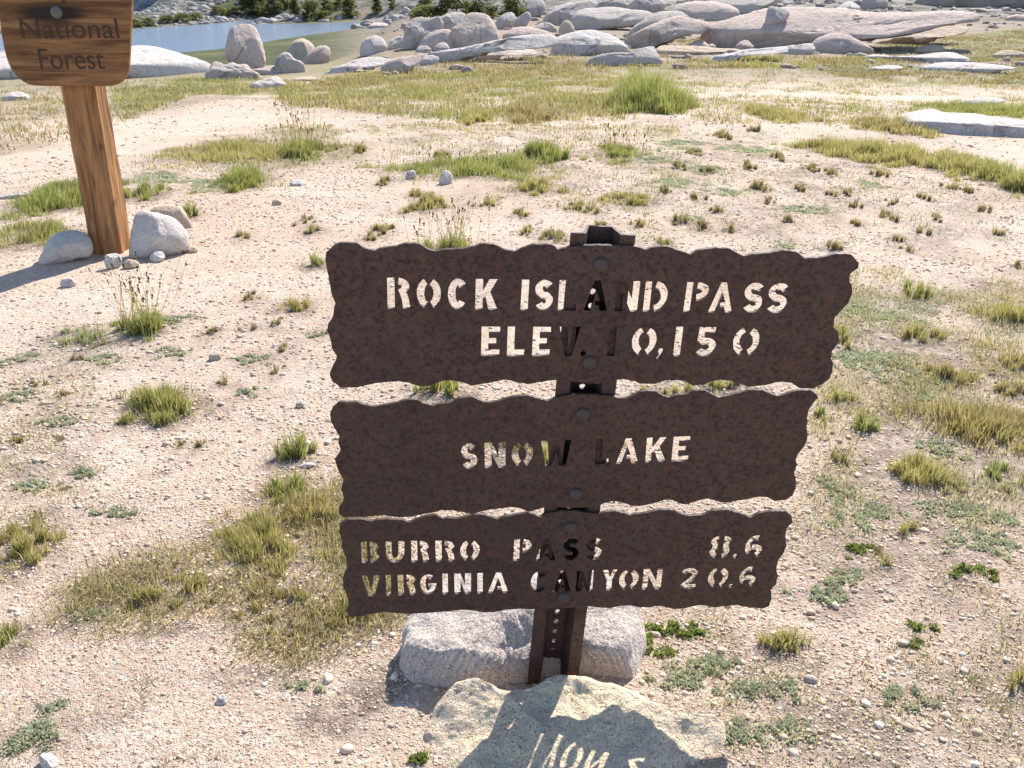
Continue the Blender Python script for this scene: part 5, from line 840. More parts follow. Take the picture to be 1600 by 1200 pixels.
# ------------------------------------------------------------------ the ground: one polar sheet, fine near the camera
def in_poly(poly, x, y):
    r = np.zeros(np.shape(x), bool)
    n = len(poly)
    for i in range(n):
        ax, ay = poly[i]; bx, by = poly[(i + 1) % n]
        if ay == by: continue
        r ^= ((ay > y) != (by > y)) & (x < ax + (y - ay) * (bx - ax) / (by - ay))
    return r


def trail_d(x, y):
    best = np.full(np.shape(x), 1e9)
    for (ax, ay), (bx, by) in zip(TRAIL[:-1], TRAIL[1:]):
        ex, ey = bx - ax, by - ay
        t = np.clip(((x - ax) * ex + (y - ay) * ey) / (ex * ex + ey * ey), 0, 1)
        best = np.minimum(best, np.hypot(x - ax - t * ex, y - ay - t * ey))
    return best


def build_ground():
    ang = np.concatenate([np.linspace(-180, -46, 40, endpoint=False), np.linspace(-46, 46, 330, endpoint=False), np.linspace(46, 180, 40, endpoint=False)])
    ang = np.radians(ang)
    rad = np.concatenate([[0.05], np.geomspace(0.5, 700.0, 430), np.geomspace(760, 6000, 14)])
    A, R = np.meshgrid(ang, rad)
    X = (np.sin(A) * R); Y = (np.cos(A) * R)
    Z = height(X, Y)
    na, nr = len(ang), len(rad)
    v = np.stack([X, Y, Z], -1).reshape(-1, 3)
    i = np.arange(nr - 1)[:, None] * na; j = np.arange(na)[None, :]; j2 = (j + 1) % na
    quads = np.stack([i + j, i + na + j, i + na + j2, i + j2], -1).reshape(-1, 4)[:, ::-1]
    x, y = v[:, 0], v[:, 1]
    r = np.hypot(x, y); q = x / np.maximum(y, 1.0)
    lit = np.zeros(len(x)); green = np.zeros(len(x)); rock = np.zeros(len(x))
    for g in GRASS:
        d = np.hypot((x - g[1]) / (g[3] + 0.03), (y - g[2] + 0.02) / (g[4] + 0.03))
        k = {'S': 0.45, 'L': 0.25, 'O': 0.45}.get(g[6][0], 0.85)
        lit = np.maximum(lit, k * (1 - sm(0.7, 1.35, d + 0.25 * wav(x, y, 26.0, g[1]))))
    for poly, ty, den, sc in MEADOWS:
        w = np.zeros(len(x)); jr = 0.06 + 0.045 * math.hypot(*np.array(poly).mean(0))
        for k in range(14):
            w += in_poly(poly, x + jr * math.cos(k * 2.4) * (k + .5) / 9 + jr * .7 * wav(x, y, 4.0, 3.0), y + jr * math.sin(k * 2.4) * (k + .5) / 9 + jr * .7 * wav(x, y, 4.3, 7.0)) / 14.0
        if 240 <= den < 1000 and ty[0] in 'GY' and math.hypot(*np.array(poly).mean(0)) > 6: green = np.maximum(green, w * 0.75 * sm(-0.5, 0.4, wav(x, y, 1.7, 5.0)))
        lit = np.maximum(lit, w * (0.95 if ty in ('OBS', 'SOYY', 'YBYO', 'SSOL') and den > 100 else 0.68 if den > 100 else 0.3) * sm(-0.5, 0.8, wav(x, y, 7.0, 9.0) + .4 * wav(x, y, 19.0, 2.0)))
    lit = np.maximum(lit, 0.42 * sm(-0.1, 0.9, wav(x, y, 2.3, 11.0) + .4 * wav(x, y, 9.0, 4.0)) * (r < 14) * sm(-1.0, 0.6, x + 0.3 * y - 0.4))
    for sx, sy, ax, ay, kk in SOIL_AND_SHADE:
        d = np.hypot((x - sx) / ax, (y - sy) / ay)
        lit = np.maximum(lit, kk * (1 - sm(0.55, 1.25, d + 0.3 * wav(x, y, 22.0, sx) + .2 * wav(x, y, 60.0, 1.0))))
    td = trail_d(x, y) + 0.15 * wav(x, y, 3.0, 8.0)
    onpath = 1 - sm(0.35, 0.75, td)
    lit *= 1 - onpath; green *= 1 - onpath
    left = sm(-0.095, -0.20, q)
    far = sm(19, 26, r)
    green = np.maximum(green, far * left)
    lit = np.maximum(lit, 0.97 * far)
    lit = np.maximum(lit, 0.8 * sm(12.0, 15.0, r) * sm(-0.02, -0.10, q) * sm(-0.6, 0.4, wav(x, y, 1.3, 2.0)))
    green = np.maximum(green, 0.6 * sm(13.0, 16.0, r) * sm(-0.02, -0.10, q) * sm(-0.4, 0.5, wav(x, y, 0.8, 6.0)))
    green = np.maximum(green, 0.45 * far * (1 - left) * sm(-0.2, 0.5, wav(x, y, 0.5, 3.0)))
    sd = lake_sd(x, y)
    farside = ((r > 148) & (sd < 0)).astype(float)
    rock = np.maximum(rock, farside * left * sm(-0.3, 0.3, wav(x, y, 0.2, 2.0) + 0.15))
    rock = np.maximum(rock, sm(40, 60, r) * (1 - sm(0.1, 0.5, left)) * 0.9)
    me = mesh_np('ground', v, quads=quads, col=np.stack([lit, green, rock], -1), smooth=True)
    return tag(link('ground', me, M_GROUND), 'pale pinkish gravelly ground with patches of litter and thin turf', kind='structure')


build_ground()

# lake
lx0, lx1 = min(p[0] for p in LAKE) - 10, max(p[0] for p in LAKE) + 6
ly0, ly1 = min(p[1] for p in LAKE) - 6, max(p[1] for p in LAKE) + 6
lm = mesh_np('lake_water', [(lx0, ly0, ZL), (lx1, ly0, ZL), (lx1, ly1, ZL), (lx0, ly1, ZL)], quads=[(0, 1, 2, 3)])
tag(link('lake_water', lm, M_WATER), 'blue mountain lake behind the boulders', kind='structure')


def build_mountain():
    nx, ny = 220, 60
    xs = np.linspace(-1500, 500, nx); ts = np.linspace(0, 1, ny)
    X, T = np.meshgrid(xs, ts)
    Y = 1050 + 520 * T + 40 * wav(X, T * 500, 0.012, 2.0)
    Zr = -75 + 430 * T ** 0.9 * (0.8 + 0.25 * wav(X, Y, 0.004, 1.0)) + 14 * wav(X, Y, 0.03, 3.0) + 6 * wav(X, Y, 0.09, 5.0)
    Y = Y - 28 * np.abs(wav(X, Zr * 0.3, 0.03, 7.0)) - 10 * np.abs(wav(X, Zr * 0.3, 0.09, 4.0))
    v = np.stack([X, Y, Zr], -1).reshape(-1, 3)
    i = np.arange(ny - 1)[:, None] * nx; j = np.arange(nx - 1)[None, :]
    q = np.stack([i + j, i + j + 1, i + nx + j + 1, i + nx + j], -1).reshape(-1, 4)
    tag(link('mountain', mesh_np('mountain', v, quads=q, smooth=True), M_MOUNT), 'distant blue-grey cliffy mountainside beyond the lake', kind='structure')


build_mountain()

# ------------------------------------------------------------------ rocks
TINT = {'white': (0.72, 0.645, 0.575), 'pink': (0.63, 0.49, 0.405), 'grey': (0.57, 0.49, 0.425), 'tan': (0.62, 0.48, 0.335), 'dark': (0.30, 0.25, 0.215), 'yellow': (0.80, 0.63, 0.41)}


def smooth_outline(pts, n):
    """closed Catmull-Rom through pts, resampled to n points by arc length"""
    P = np.array(pts, float); k = len(P); res = []
    for i in range(k):
        p0, p1, p2, p3 = P[i - 1], P[i], P[(i + 1) % k], P[(i + 2) % k]
        for t in np.linspace(0, 1, 8, endpoint=False):
            res.append(0.5 * ((2 * p1) + (p2 - p0) * t + (2 * p0 - 5 * p1 + 4 * p2 - p3) * t * t + (3 * p1 - p0 - 3 * p2 + p3) * t ** 3))
    res = np.array(res)
    seg = np.hypot(*(np.roll(res, -1, 0) - res).T); s = np.concatenate([[0], np.cumsum(seg)])
    t = np.linspace(0, s[-1], n, endpoint=False)
    rr = np.vstack([res, res[:1]])
    return np.stack([np.interp(t, s, rr[:, 0]), np.interp(t, s, rr[:, 1])], -1)


def make_rock(name, label, tint, half, box, c, n, pts, group, seed, dist, idx):
    near = dist < 6
    nt_, np_ = (56, 26) if near else ((104, 46) if max(abs(p_[0]) for p_ in pts) > 0.5 else (64, 28))
    ol = smooth_outline(pts, nt_)
    ctr = np.array([(ol[:, 0].min() + ol[:, 0].max()) / 2, ol[:, 1].min() * 0.55 + ol[:, 1].max() * 0.45])
    nv = Vector(n); hx = Vector((nv.y, -nv.x, 0)).normalized(); vy = hx.cross(nv)
    W = ol[:, 0].max() - ol[:, 0].min(); Hh = ol[:, 1].max() - ol[:, 1].min()
    size = math.sqrt(W * Hh)
    phi = np.linspace(-math.pi / 2, math.pi / 2, np_)
    verts = []
    lift = Hh * 0.0
    for ph in phi[1:-1]:
        s = math.cos(ph) ** box
        d = half * math.copysign(abs(math.sin(ph)) ** 0.9, ph)
        for o in ol:
            p = ctr + (o - ctr) * s
            verts.append((p[0], p[1], d))
    verts.append((ctr[0], ctr[1], -half)); verts.append((ctr[0], ctr[1], half))
    V = np.array(verts)
    off = Vector((idx * 7.31, idx * 3.17, idx * 1.73))
    out = []
    for a, b_, d in V:
        q = Vector((a, d, b_)) / size
        q0 = q * 1.5 + off
        f = noise.fractal(q0, 1.0, 2.0, 5)
        rdg = noise.noise(q * 3.3 + off * 2)
        # facets: quantised cell noise pushes whole faces in or out
        tq = noise.fractal(q * 1.2 + off * 3, 1.0, 2.0, 3) * 5.0
        amp = 0.06 * f + 0.03 * rdg + 0.05 * (math.floor(tq) - tq + 0.5) + 0.012 * noise.fractal(q * 7 + off, 0.8, 2.0, 3)
        rim = math.sqrt(max(0.0, 1 - min(1.0, abs(d) / half) ** 2)) if half > 0 else 0
        amp *= size
        nrm = Vector((a - ctr[0], d * (size / max(half, 1e-3)) * 0.5, b_ - ctr[1]))
        if nrm.length > 1e-6: nrm.normalize()
        k = amp * (1.0 - 0.55 * rim)
        out.append((a + nrm.x * k, b_ + nrm.z * k, d + nrm.y * k))
    V = np.array(out)
    fr = np.random.default_rng(idx + 50)
    sc3 = np.array((W / 2, Hh / 2, half))
    U3 = (V - np.array((ctr[0], ctr[1], 0))) / sc3
    for _ in range(12):
        mdir = fr.normal(0, 1, 3) * np.array((0.9, 0.7, 0.8)); mdir[2] = -abs(mdir[2]) if _ < 6 else mdir[2]
        mdir /= np.linalg.norm(mdir)
        lim = fr.uniform(0.45, 0.80)
        dd = U3 @ mdir - lim
        U3 -= np.outer(np.maximum(dd, 0) * 0.92, mdir)
    V2 = U3 * sc3 + np.array((ctr[0], ctr[1], 0))
    rimw = np.clip(1.25 - 1.25 * np.abs(V[:, 2:3]) / half, 0, 1)
    V = V * rimw + V2 * (1 - rimw)
    tt = (V[:, 1] - ctr[1]) / (Hh / 2)
    lean_ = {'granite_slab': 1.15, 'granite_boulder': 0.75, 'granite_rock': 0.7, 'stone': 0.4}[name] * (1.5 if 'broad bright' in label else 1.0) * (0.6 if near else 1.0)
    V[:, 2] += half * lean_ * np.where(tt > -0.1, np.clip(tt + 0.1, 0, 2) ** 1.15, (0.12 if 'giant' in label else -0.25) * -(tt + 0.1))
    if 'perched' not in label and not near:      # the foot goes on down into the soil
        V[:, 1] -= 0.35 * Hh * np.clip(-tt - 0.45, 0, 1) + (0.02 if near else 0.05) * (tt < -0.3)
    hxn, vyn, nn = np.array(hx), np.array(vy), np.array(nv)
    co = (V[:, :1] * hxn + V[:, 1:2] * vyn) + V[:, 2:3] * nn
    m = len(phi) - 2
    i = np.arange(m - 1)[:, None] * nt_; j = np.arange(nt_)[None, :]; j2 = (j + 1) % nt_
    quads = np.stack([i + j, i + j2, i + nt_ + j2, i + nt_ + j], -1).reshape(-1, 4)
    jj = np.arange(nt_); jj2 = (jj + 1) % nt_
    t1 = np.stack([np.full(nt_, m * nt_), jj2, jj], -1); t2 = np.stack([np.full(nt_, m * nt_ + 1), (m - 1) * nt_ + jj, (m - 1) * nt_ + jj2], -1)
    me = mesh_np(name, co, tris=np.concatenate([t1, t2]), quads=quads, smooth=True)
    o = link(name, me, M_ROCK_NEAR if near else M_ROCK)
    o.location = c
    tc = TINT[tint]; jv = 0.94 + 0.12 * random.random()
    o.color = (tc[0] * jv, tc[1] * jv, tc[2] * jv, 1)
    tag(o, label, {'granite_boulder': 'boulder', 'granite_slab': 'rock slab', 'granite_rock': 'rock', 'stone': 'stone'}[name], group)
    return o


for idx, rk in enumerate(ROCKS):
    make_rock(*rk, idx + 2)


def make_block(name, label, tint, edge, centre, seed, skirt=0.03, res=(220, 72), rough=0.015):
    """flat-topped block of rock: rim points (x, y, z), domed top, rounded shoulders, steep sides into the ground"""
    na, nr = res
    E = np.array(edge, float); k = len(E)
    pts = []
    for i in range(k):
        p0, p1, p2, p3 = E[i - 1], E[i], E[(i + 1) % k], E[(i + 2) % k]
        for t in np.linspace(0, 1, 10, endpoint=False):
            pts.append(0.5 * ((2 * p1) + (p2 - p0) * t + (2 * p0 - 5 * p1 + 4 * p2 - p3) * t * t + (3 * p1 - p0 - 3 * p2 + p3) * t ** 3))
    pts = np.array(pts); pts = pts[np.linspace(0, len(pts), na, endpoint=False).astype(int)]
    C = np.array(centre, float)
    rows = []
    top_n = int(nr * 0.62)
    for i in range(1, top_n + 1):
        s_ = i / top_n
        p = C + (pts - C) * s_
        p[:, 2] = C[2] + (pts[:, 2] - C[2]) * s_ ** 1.6
        rows.append(p)
    out_dir = pts[:, :2] - C[:2]; out_dir /= np.linalg.norm(out_dir, axis=1, keepdims=True)
    for i in range(1, nr - top_n + 1):
        s_ = i / (nr - top_n)
        p = pts.copy()
        p[:, :2] += out_dir * skirt * math.sin(min(1.0, s_ * 1.4) * math.pi / 2) * (1 - 0.35 * s_)[..., None] if False else out_dir * skirt * math.sin(min(1.0, s_ * 1.4) * math.pi / 2)
        p[:, 2] = pts[:, 2] + (-0.07 - pts[:, 2]) * (1 - math.cos(s_ * math.pi / 2) * 1.0 if s_ < 0.5 else 0.293 + (s_ - .5) * 1.414)
        rows.append(p)
    V = np.concatenate(rows + [C[None]])
    off = Vector((seed * 5.1, seed * 2.7, seed))
    disp = np.zeros(len(V)); lat = np.zeros((len(V), 2))
    for i, p in enumerate(V):
        q = Vector(p)
        f = noise.fractal(q * 9 + off, 0.9, 2.0, 6)
        rg = noise.ridged_multi_fractal(q * 7 + off, 0.9, 2.1, 4, 1.0, 2.0) - 1.0
        disp[i] = rough * (0.9 * f + 0.35 * rg)
        lat[i] = (rough * 0.8 * noise.noise(q * 16 + off * 2), rough * 0.8 * noise.noise(q * 16 + off * 3))
    V[:, 2] += disp; V[:, :2] += lat
    i = np.arange(nr - 1)[:, None] * na; j = np.arange(na)[None, :]; j2 = (j + 1) % na
    quads = np.stack([i + j, i + na + j, i + na + j2, i + j2], -1).reshape(-1, 4)
    jj = np.arange(na); tris = np.stack([np.full(na, nr * na), jj, (jj + 1) % na], -1)
    if pts[:, 0] @ np.roll(pts[:, 1], -1) - np.roll(pts[:, 0], -1) @ pts[:, 1] < 0:
        quads = quads[:, ::-1]; tris = tris[:, ::-1]
    org = np.array((C[0], C[1], 0.0))
    o = link(name, mesh_np(name, V - org, tris=tris, quads=quads, smooth=True), M_ROCK_NEAR)
    o.location = org
    o.color = (*TINT[tint], 1)
    return tag(o, label, 'rock')


make_block('granite_rock', 'yellowish granite rock in front of the post, carrying the shadow of the cut letters', 'yellow', FRONT_RIM, FRONT_C, 3)
make_block('granite_rock', 'grey-white speckled granite rock directly behind the foot of the metal sign post', 'grey', BACK_RIM, BACK_C, 11, skirt=0.035, rough=0.016)

# ------------------------------------------------------------------ metal sign
SO, SR, SU, SN = (Vector(SIGN[k]) for k in ('O', 'R', 'U', 'N'))
sign = bpy.data.objects.new('metal_sign', None)
COL.objects.link(sign)
sign.matrix_world = Matrix(((SR.x, -SN.x, SU.x, SO.x), (SR.y, -SN.y, SU.y, SO.y), (SR.z, -SN.z, SU.z, SO.z), (0, 0, 0, 1)))
tag(sign, 'rusty brown metal trail sign with three ragged plates of cut-out letters on a post', 'sign')


def arc(cx, cy, rx, ry, a0, a1, n=14):
    return [(cx + rx * math.cos(math.radians(a)), cy + ry * math.sin(math.radians(a))) for a in np.linspace(a0, a1, n)]


def stroke(path, s):
    """outline of a polyline drawn with a pen of width s"""
    P = [np.array(p, float) for p in path]
    l, r = [], []
    for i, p in enumerate(P):
        a = P[i] - P[i - 1] if i > 0 else P[1] - P[0]
        b = P[i + 1] - P[i] if i < len(P) - 1 else a
        a = a / (np.linalg.norm(a) + 1e-9); b = b / (np.linalg.norm(b) + 1e-9)
        t = a + b
        if np.linalg.norm(t) < 0.3: t = a
        t = t / np.linalg.norm(t)
        nrm = np.array((-t[1], t[0])); k = 1.0 / max(0.75, float(nrm @ np.array((-a[1], a[0]))))
        l.append(p + nrm * s / 2 * k); r.append(p - nrm * s / 2 * k)
    return l + r[::-1]


def glyph(ch, W, H, s):
    h = s / 2; g = s * 0.42
    if ch == 'I': return [[(0, 0), (W, 0), (W, H), (0, H)]]
    if ch == 'L': return [[(0, 0), (W, 0), (W, s), (s, s), (s, H), (0, H)]]
    if ch == 'E': return [[(0, 0), (W, 0), (W, s), (s, s), (s, .5 * H - h), (.8 * W, .5 * H - h), (.8 * W, .5 * H + h), (s, .5 * H + h), (s, H - s), (W, H - s), (W, H), (0, H)]]
    if ch == 'V': return [[(.5 * W - h, 0), (.5 * W + h, 0), (W, H), (W - s, H), (.5 * W, s * 1.2), (s, H), (0, H)]]
    if ch == 'W': return [[(.27 * W - h, 0), (.27 * W + h, 0), (.5 * W, .55 * H), (.73 * W - h, 0), (.73 * W + h, 0), (W, H), (W - s, H), (.73 * W, .3 * H), (.5 * W + h * .7, .85 * H), (.5 * W - h * .7, .85 * H), (.27 * W, .3 * H), (s, H), (0, H)]]
    if ch == 'A': return [[(0, 0), (s, 0), (.5 * W, .66 * H), (.64 * W, .34 * H), (.46 * W, .34 * H), (.46 * W, .18 * H), (W - 1.22 * s, .18 * H), (W - s, 0), (W, 0), (.62 * W, H), (.38 * W, H)]]
    if ch == 'K': return [[(0, 0), (s, 0), (s, .30 * H), (.44 * W, .42 * H), (W - 1.2 * s, 0), (W, 0), (.66 * W, .56 * H), (W, H), (W - 1.2 * s, H), (s, .62 * H), (s, H), (0, H)]]
    if ch == 'N': return [[(0, 0), (s, 0), (s, .58 * H), (W - s, 0), (W, 0), (W, H), (W - s, H), (W - s, .42 * H), (s, H), (0, H)]]
    if ch == 'Y': return [[(.5 * W - h, 0), (.5 * W + h, 0), (.5 * W + h, .45 * H), (W, H), (W - s, H), (.5 * W, .62 * H), (s, H), (0, H), (.5 * W - h, .45 * H)]]
    if ch == 'O':
        return [stroke(arc(.5 * W, .5 * H, .5 * W - h, .5 * H - h, 108, 252), s), stroke(arc(.5 * W, .5 * H, .5 * W - h, .5 * H - h, -72, 72), s)]
    if ch == 'C': return [stroke(arc(.5 * W, .5 * H, .5 * W - h, .5 * H - h, 40, 320, 20), s)]
    if ch == 'G': return [stroke(arc(.5 * W, .5 * H, .5 * W - h, .5 * H - h, 45, 345, 20) + [(W - h, .46 * H), (.52 * W, .46 * H)], s * .9)]
    if ch == 'S':
        ry = (H - s) / 4
        return [stroke(arc(.5 * W, H - h - ry, .5 * W - h, ry, 25, 250, 14) + arc(.5 * W, h + ry, .5 * W - h, ry, 70, -155, 14), s)]
    if ch == 'D': return [[(0, 0), (s, 0), (s, H), (0, H)], stroke(arc(s + g, .5 * H, W - s - g - h, .5 * H - h, -86, 86, 18), s)]
    if ch == 'P': return [[(0, 0), (s, 0), (s, H), (0, H)], stroke(arc(s + g, .69 * H, W - s - g - h, .31 * H - h, -86, 86, 14), s)]
    if ch == 'R':
        return [[(0, 0), (s, 0), (s, H), (0, H)], stroke(arc(s + g, .71 * H, W - s - g - h * 1.2, .29 * H - h, 86, -55, 12) + [(W - h * 1.35, .32 * H), (W - h, 0)], s)]
    if ch == 'B':
        return [[(0, 0), (s, 0), (s, H), (0, H)], stroke(arc(s + g, .74 * H, (W - s - g - h) * .9, .26 * H - h, 86, -52, 10) + arc(s + g, .27 * H, W - s - g - h, .27 * H - h, 52, -86, 10), s)]
    if ch == 'U': return [stroke([(h, H), (h, .42 * H)] + arc(.5 * W, .42 * H, .5 * W - h, .42 * H - h, 190, 350, 10) + [(W - h, .42 * H), (W - h, H)], s)]
    if ch == '5': return [stroke([(W - h * .6, H - h), (.22 * W, H - h), (.20 * W, .58 * H)] + arc(.46 * W, .32 * H, .54 * W - h, .32 * H - h, 110, -150, 16), s)]
    if ch == '2': return [stroke(arc(.5 * W, H * .68, .5 * W - h, .32 * H - h, 165, -35, 12) + [(.25 * W, s * .85), (.45 * W, h), (W, h)], s)]
    if ch == '6':
        return [stroke(arc(.62 * W, .5 * H, .62 * W - h, .5 * H - h, 75, 225, 16), s), stroke(arc(.48 * W, .30 * H, .52 * W - h, .30 * H - h, 118, -62, 12), s)]
    if ch == '8':
        a = .44 * W
        return [stroke(arc(a, .74 * H, a - h, .26 * H - h, 100, 228, 9) + arc(a, .27 * H, a - h, .27 * H - h, 132, 258, 9), s * .95),
                stroke(arc(W - a, .74 * H, a - h, .26 * H - h, 80, -48, 9) + arc(W - a, .27 * H, a - h, .27 * H - h, 48, -78, 9), s * .95)]
    if ch == '.': return [arc(.5 * W, .5 * W, .5 * W, .5 * W, 0, 330, 12)]
    if ch == ',': return [[(.30 * W, .20 * H), (.55 * W, .27 * H), (.95 * W, .26 * H), (W, .14 * H), (.75 * W, .02 * H), (.25 * W, -.10 * H), (.12 * W, -.06 * H), (.5 * W, .08 * H), (.32 * W, .10 * H)]]
    raise KeyError(ch)


def flat_plate(name, rings, thick, mat, parent, bev=0.0):
    cu = bpy.data.curves.new(name, 'CURVE')
    cu.dimensions = '2D'; cu.fill_mode = 'BOTH'; cu.extrude = thick / 2 - bev; cu.bevel_depth = bev; cu.bevel_resolution = 0
    if bev: cu.offset = -bev
    for ring in rings:
        sp = cu.splines.new('POLY'); sp.points.add(len(ring) - 1); sp.use_cyclic_u = True
        for pt, (a, b_) in zip(sp.points, ring): pt.co = (a, b_, 0, 1)
    tmp = bpy.data.objects.new('tmp', cu); COL.objects.link(tmp)
    dg = bpy.context.evaluated_depsgraph_get()
    me = bpy.data.meshes.new_from_object(tmp.evaluated_get(dg))
    bpy.data.objects.remove(tmp); bpy.data.curves.remove(cu)
    me.transform(Matrix(((1, 0, 0, 0), (0, 0, -1, 0), (0, 1, 0, 0), (0, 0, 0, 1))))
    me.name = name; me.materials.clear()
    return link(name, me, mat, parent)


def dense_ring(ring, step=0.006, amp=0.0006):
    """torch-cut edge: many short uneven facets"""
    out_ = []
    for i, a in enumerate(ring):
        b_ = ring[(i + 1) % len(ring)]
        L = math.hypot(b_[0] - a[0], b_[1] - a[1]); k = max(1, int(L / step))
        for t in range(k):
            f = t / k
            out_.append((a[0] + (b_[0] - a[0]) * f + random.uniform(-amp, amp), a[1] + (b_[1] - a[1]) * f + random.uniform(-amp, amp)))
    return out_


plates = []
PLATE_WORDS = ['top plate cut with ROCK ISLAND PASS ELEV. 10,150', 'middle plate cut with SNOW LAKE', 'bottom plate cut with BURRO PASS 8.6 and VIRGINIA CANYON 20.6']
for k in range(3):
    rings = [dense_ring(PLATES[k])]
    for pl, ch, cx, cy, w, h, ang in LETTERS:
        if pl != k: continue
        s = 0.225 * h
        if ch == 'I': w = min(w, s * 1.05)
        ca, sa = math.cos(ang), math.sin(ang)
        for poly in glyph(ch, w, h, s):
            ring = []
            for gx, gy in poly:
                gx -= w / 2; gy -= h / 2
                gx += 0.10 * gy * 0 + random.uniform(-1, 1) * 0.0004; gy += random.uniform(-1, 1) * 0.0004
                ring.append((cx + gx * ca - gy * sa, cy + gx * sa + gy * ca))
            rings.append(ring)
    p = flat_plate('plate', rings, 0.006, M_RUST, sign)
    p['label'] = PLATE_WORDS[k]
    plates.append(p)


def dome_mesh(name, r, h, n=20):
    v = []; f = []
    for k in range(5):
        t = k / 5 * math.pi / 2
        for j in range(n):
            a = 2 * math.pi * j / n
            v.append((r * math.cos(t) * math.cos(a), -h * math.sin(t) ** 0.8, r * math.cos(t) * math.sin(a)))
    v.append((0, -h, 0))
    for k in range(4):
        for j in range(n):
            f.append((k * n + j, k * n + (j + 1) % n, (k + 1) * n + (j + 1) % n, (k + 1) * n + j))
    for j in range(n): f.append((4 * n + j, 4 * n + (j + 1) % n, 5 * n))
    me = bpy.data.meshes.new(name); me.from_pydata(v, [], f); me.update()
    for p_ in me.polygons: p_.use_smooth = True
    return me


bolt_me = dome_mesh('bolt', 0.0125, 0.008)
for pl, bx_, bz_ in BOLTS:
    o = link('bolt', bolt_me, M_BOLT, plates[pl])
    o.location = (bx_, -0.0031, bz_)

# hat-section post, open side to the plates, holes punched down the web
pt, pb = Vector(POST['top']), Vector(POST['bot'])
axis = (pt - pb).normalized()
tilt = math.atan2(axis.x, axis.y)
PW = POSTW * 0.97
length = (pt - pb).length
z_lo, z_hi = -0.22, length + 0.004
th = 0.0045
xo, xi, xw, dp = PW / 2, PW * 0.27, PW * 0.17, PW * 0.36
prof_out = [(-xo, 0.004), (-xi, 0.004), (-xw, 0.004 + dp), (xw, 0.004 + dp), (xi, 0.004), (xo, 0.004)]
prof_in = [(xo, 0.004 + th), (xi + th * .8, 0.004 + th), (xw + th * .8, 0.004 + dp + th), (-xw - th * .8, 0.004 + dp + th), (-xi - th * .8, 0.004 + th), (-xo, 0.004 + th)]
pv = []; pf = []


def prism_quad(a, b_, c_, d_):
    base = len(pv)
    for z in (z_lo, z_hi):
        for q in (a, b_, c_, d_): pv.append((q[0], q[1], z))
    B = base
    pf.extend([(B, B + 1, B + 2, B + 3), (B + 4, B + 7, B + 6, B + 5), (B, B + 4, B + 5, B + 1), (B + 1, B + 5, B + 6, B + 2), (B + 2, B + 6, B + 7, B + 3), (B + 3, B + 7, B + 4, B)])


for k in (0, 1, 3, 4):
    prism_quad(prof_out[k], prof_out[k + 1], prof_in[4 - k], prof_in[5 - k])
post_me = bpy.data.meshes.new('post'); post_me.from_pydata(pv, [], pf); post_me.update()
rings = [[(-xw, z_lo), (xw, z_lo), (xw, z_hi - 0.0002), (-xw, z_hi - 0.0002)]]
z = 0.012
while z < z_hi - 0.02:
    rings.append(arc(0, z, 0.0052, 0.0052, 0, 336, 16)); z += 0.0254
web = flat_plate('web', rings, th, M_RUST, None)
web.data.transform(Matrix.Translation((0, 0.004 + dp + th / 2, 0)))
import bmesh
bm = bmesh.new(); bm.from_mesh(post_me); bm.from_mesh(web.data); bm.to_mesh(post_me); bm.free()
bpy.data.objects.remove(web)
post = link('post', post_me, M_RUST, sign)
post.location = (pb.x, 0, pb.y)
post.rotation_euler = (0, tilt, 0)

# ------------------------------------------------------------------ wooden sign
wy, wz0 = WOOD['y'], WOOD['z0']
wood = bpy.data.objects.new('wooden_sign', None)
COL.objects.link(wood)
wcx = (WOOD['bot'][0] + WOOD['bot'][1]) / 2
wood.location = (wcx, wy, wz0)
tag(wood, 'brown stained wooden forest sign on a thick square post, carved lettering', 'sign')


def rough_post(name, w, d, z0, z1, seg=40, n=10):
    """square sawn post with softened corners and slight waviness"""
    v = []; ring = []
    c = 0.014
    cs = [(-w / 2, -d / 2), (w / 2, -d / 2), (w / 2, d / 2), (-w / 2, d / 2)]
    for i in range(4):
        a = np.array(cs[i]); b_ = np.array(cs[(i + 1) % 4]); e = (b_ - a) / np.linalg.norm(b_ - a)
        for t in np.linspace(0, 1, n): ring.append(a + e * c + (b_ - a - 2 * e * c) * t)
    m = len(ring)
    for k in range(seg + 1):
        z = z0 + (z1 - z0) * k / seg
        for r_ in ring:
            g = 0.004 * noise.noise(Vector((r_[0] * 25, r_[1] * 25, z * 2.2))) + 0.003 * noise.noise(Vector((r_[0] * 60, r_[1] * 60, z * 7)))
            kk = 1 + g / (w / 2)
            v.append((r_[0] * kk, r_[1] * kk, z))
    f = []
    for k in range(seg):
        for j in range(m): f.append((k * m + j, k * m + (j + 1) % m, (k + 1) * m + (j + 1) % m, (k + 1) * m + j))
    f.append(tuple(range(m))[::-1]); f.append(tuple(seg * m + j for j in range(m)))
    me = bpy.data.meshes.new(name); me.from_pydata(v, [], f); me.update()
    return me


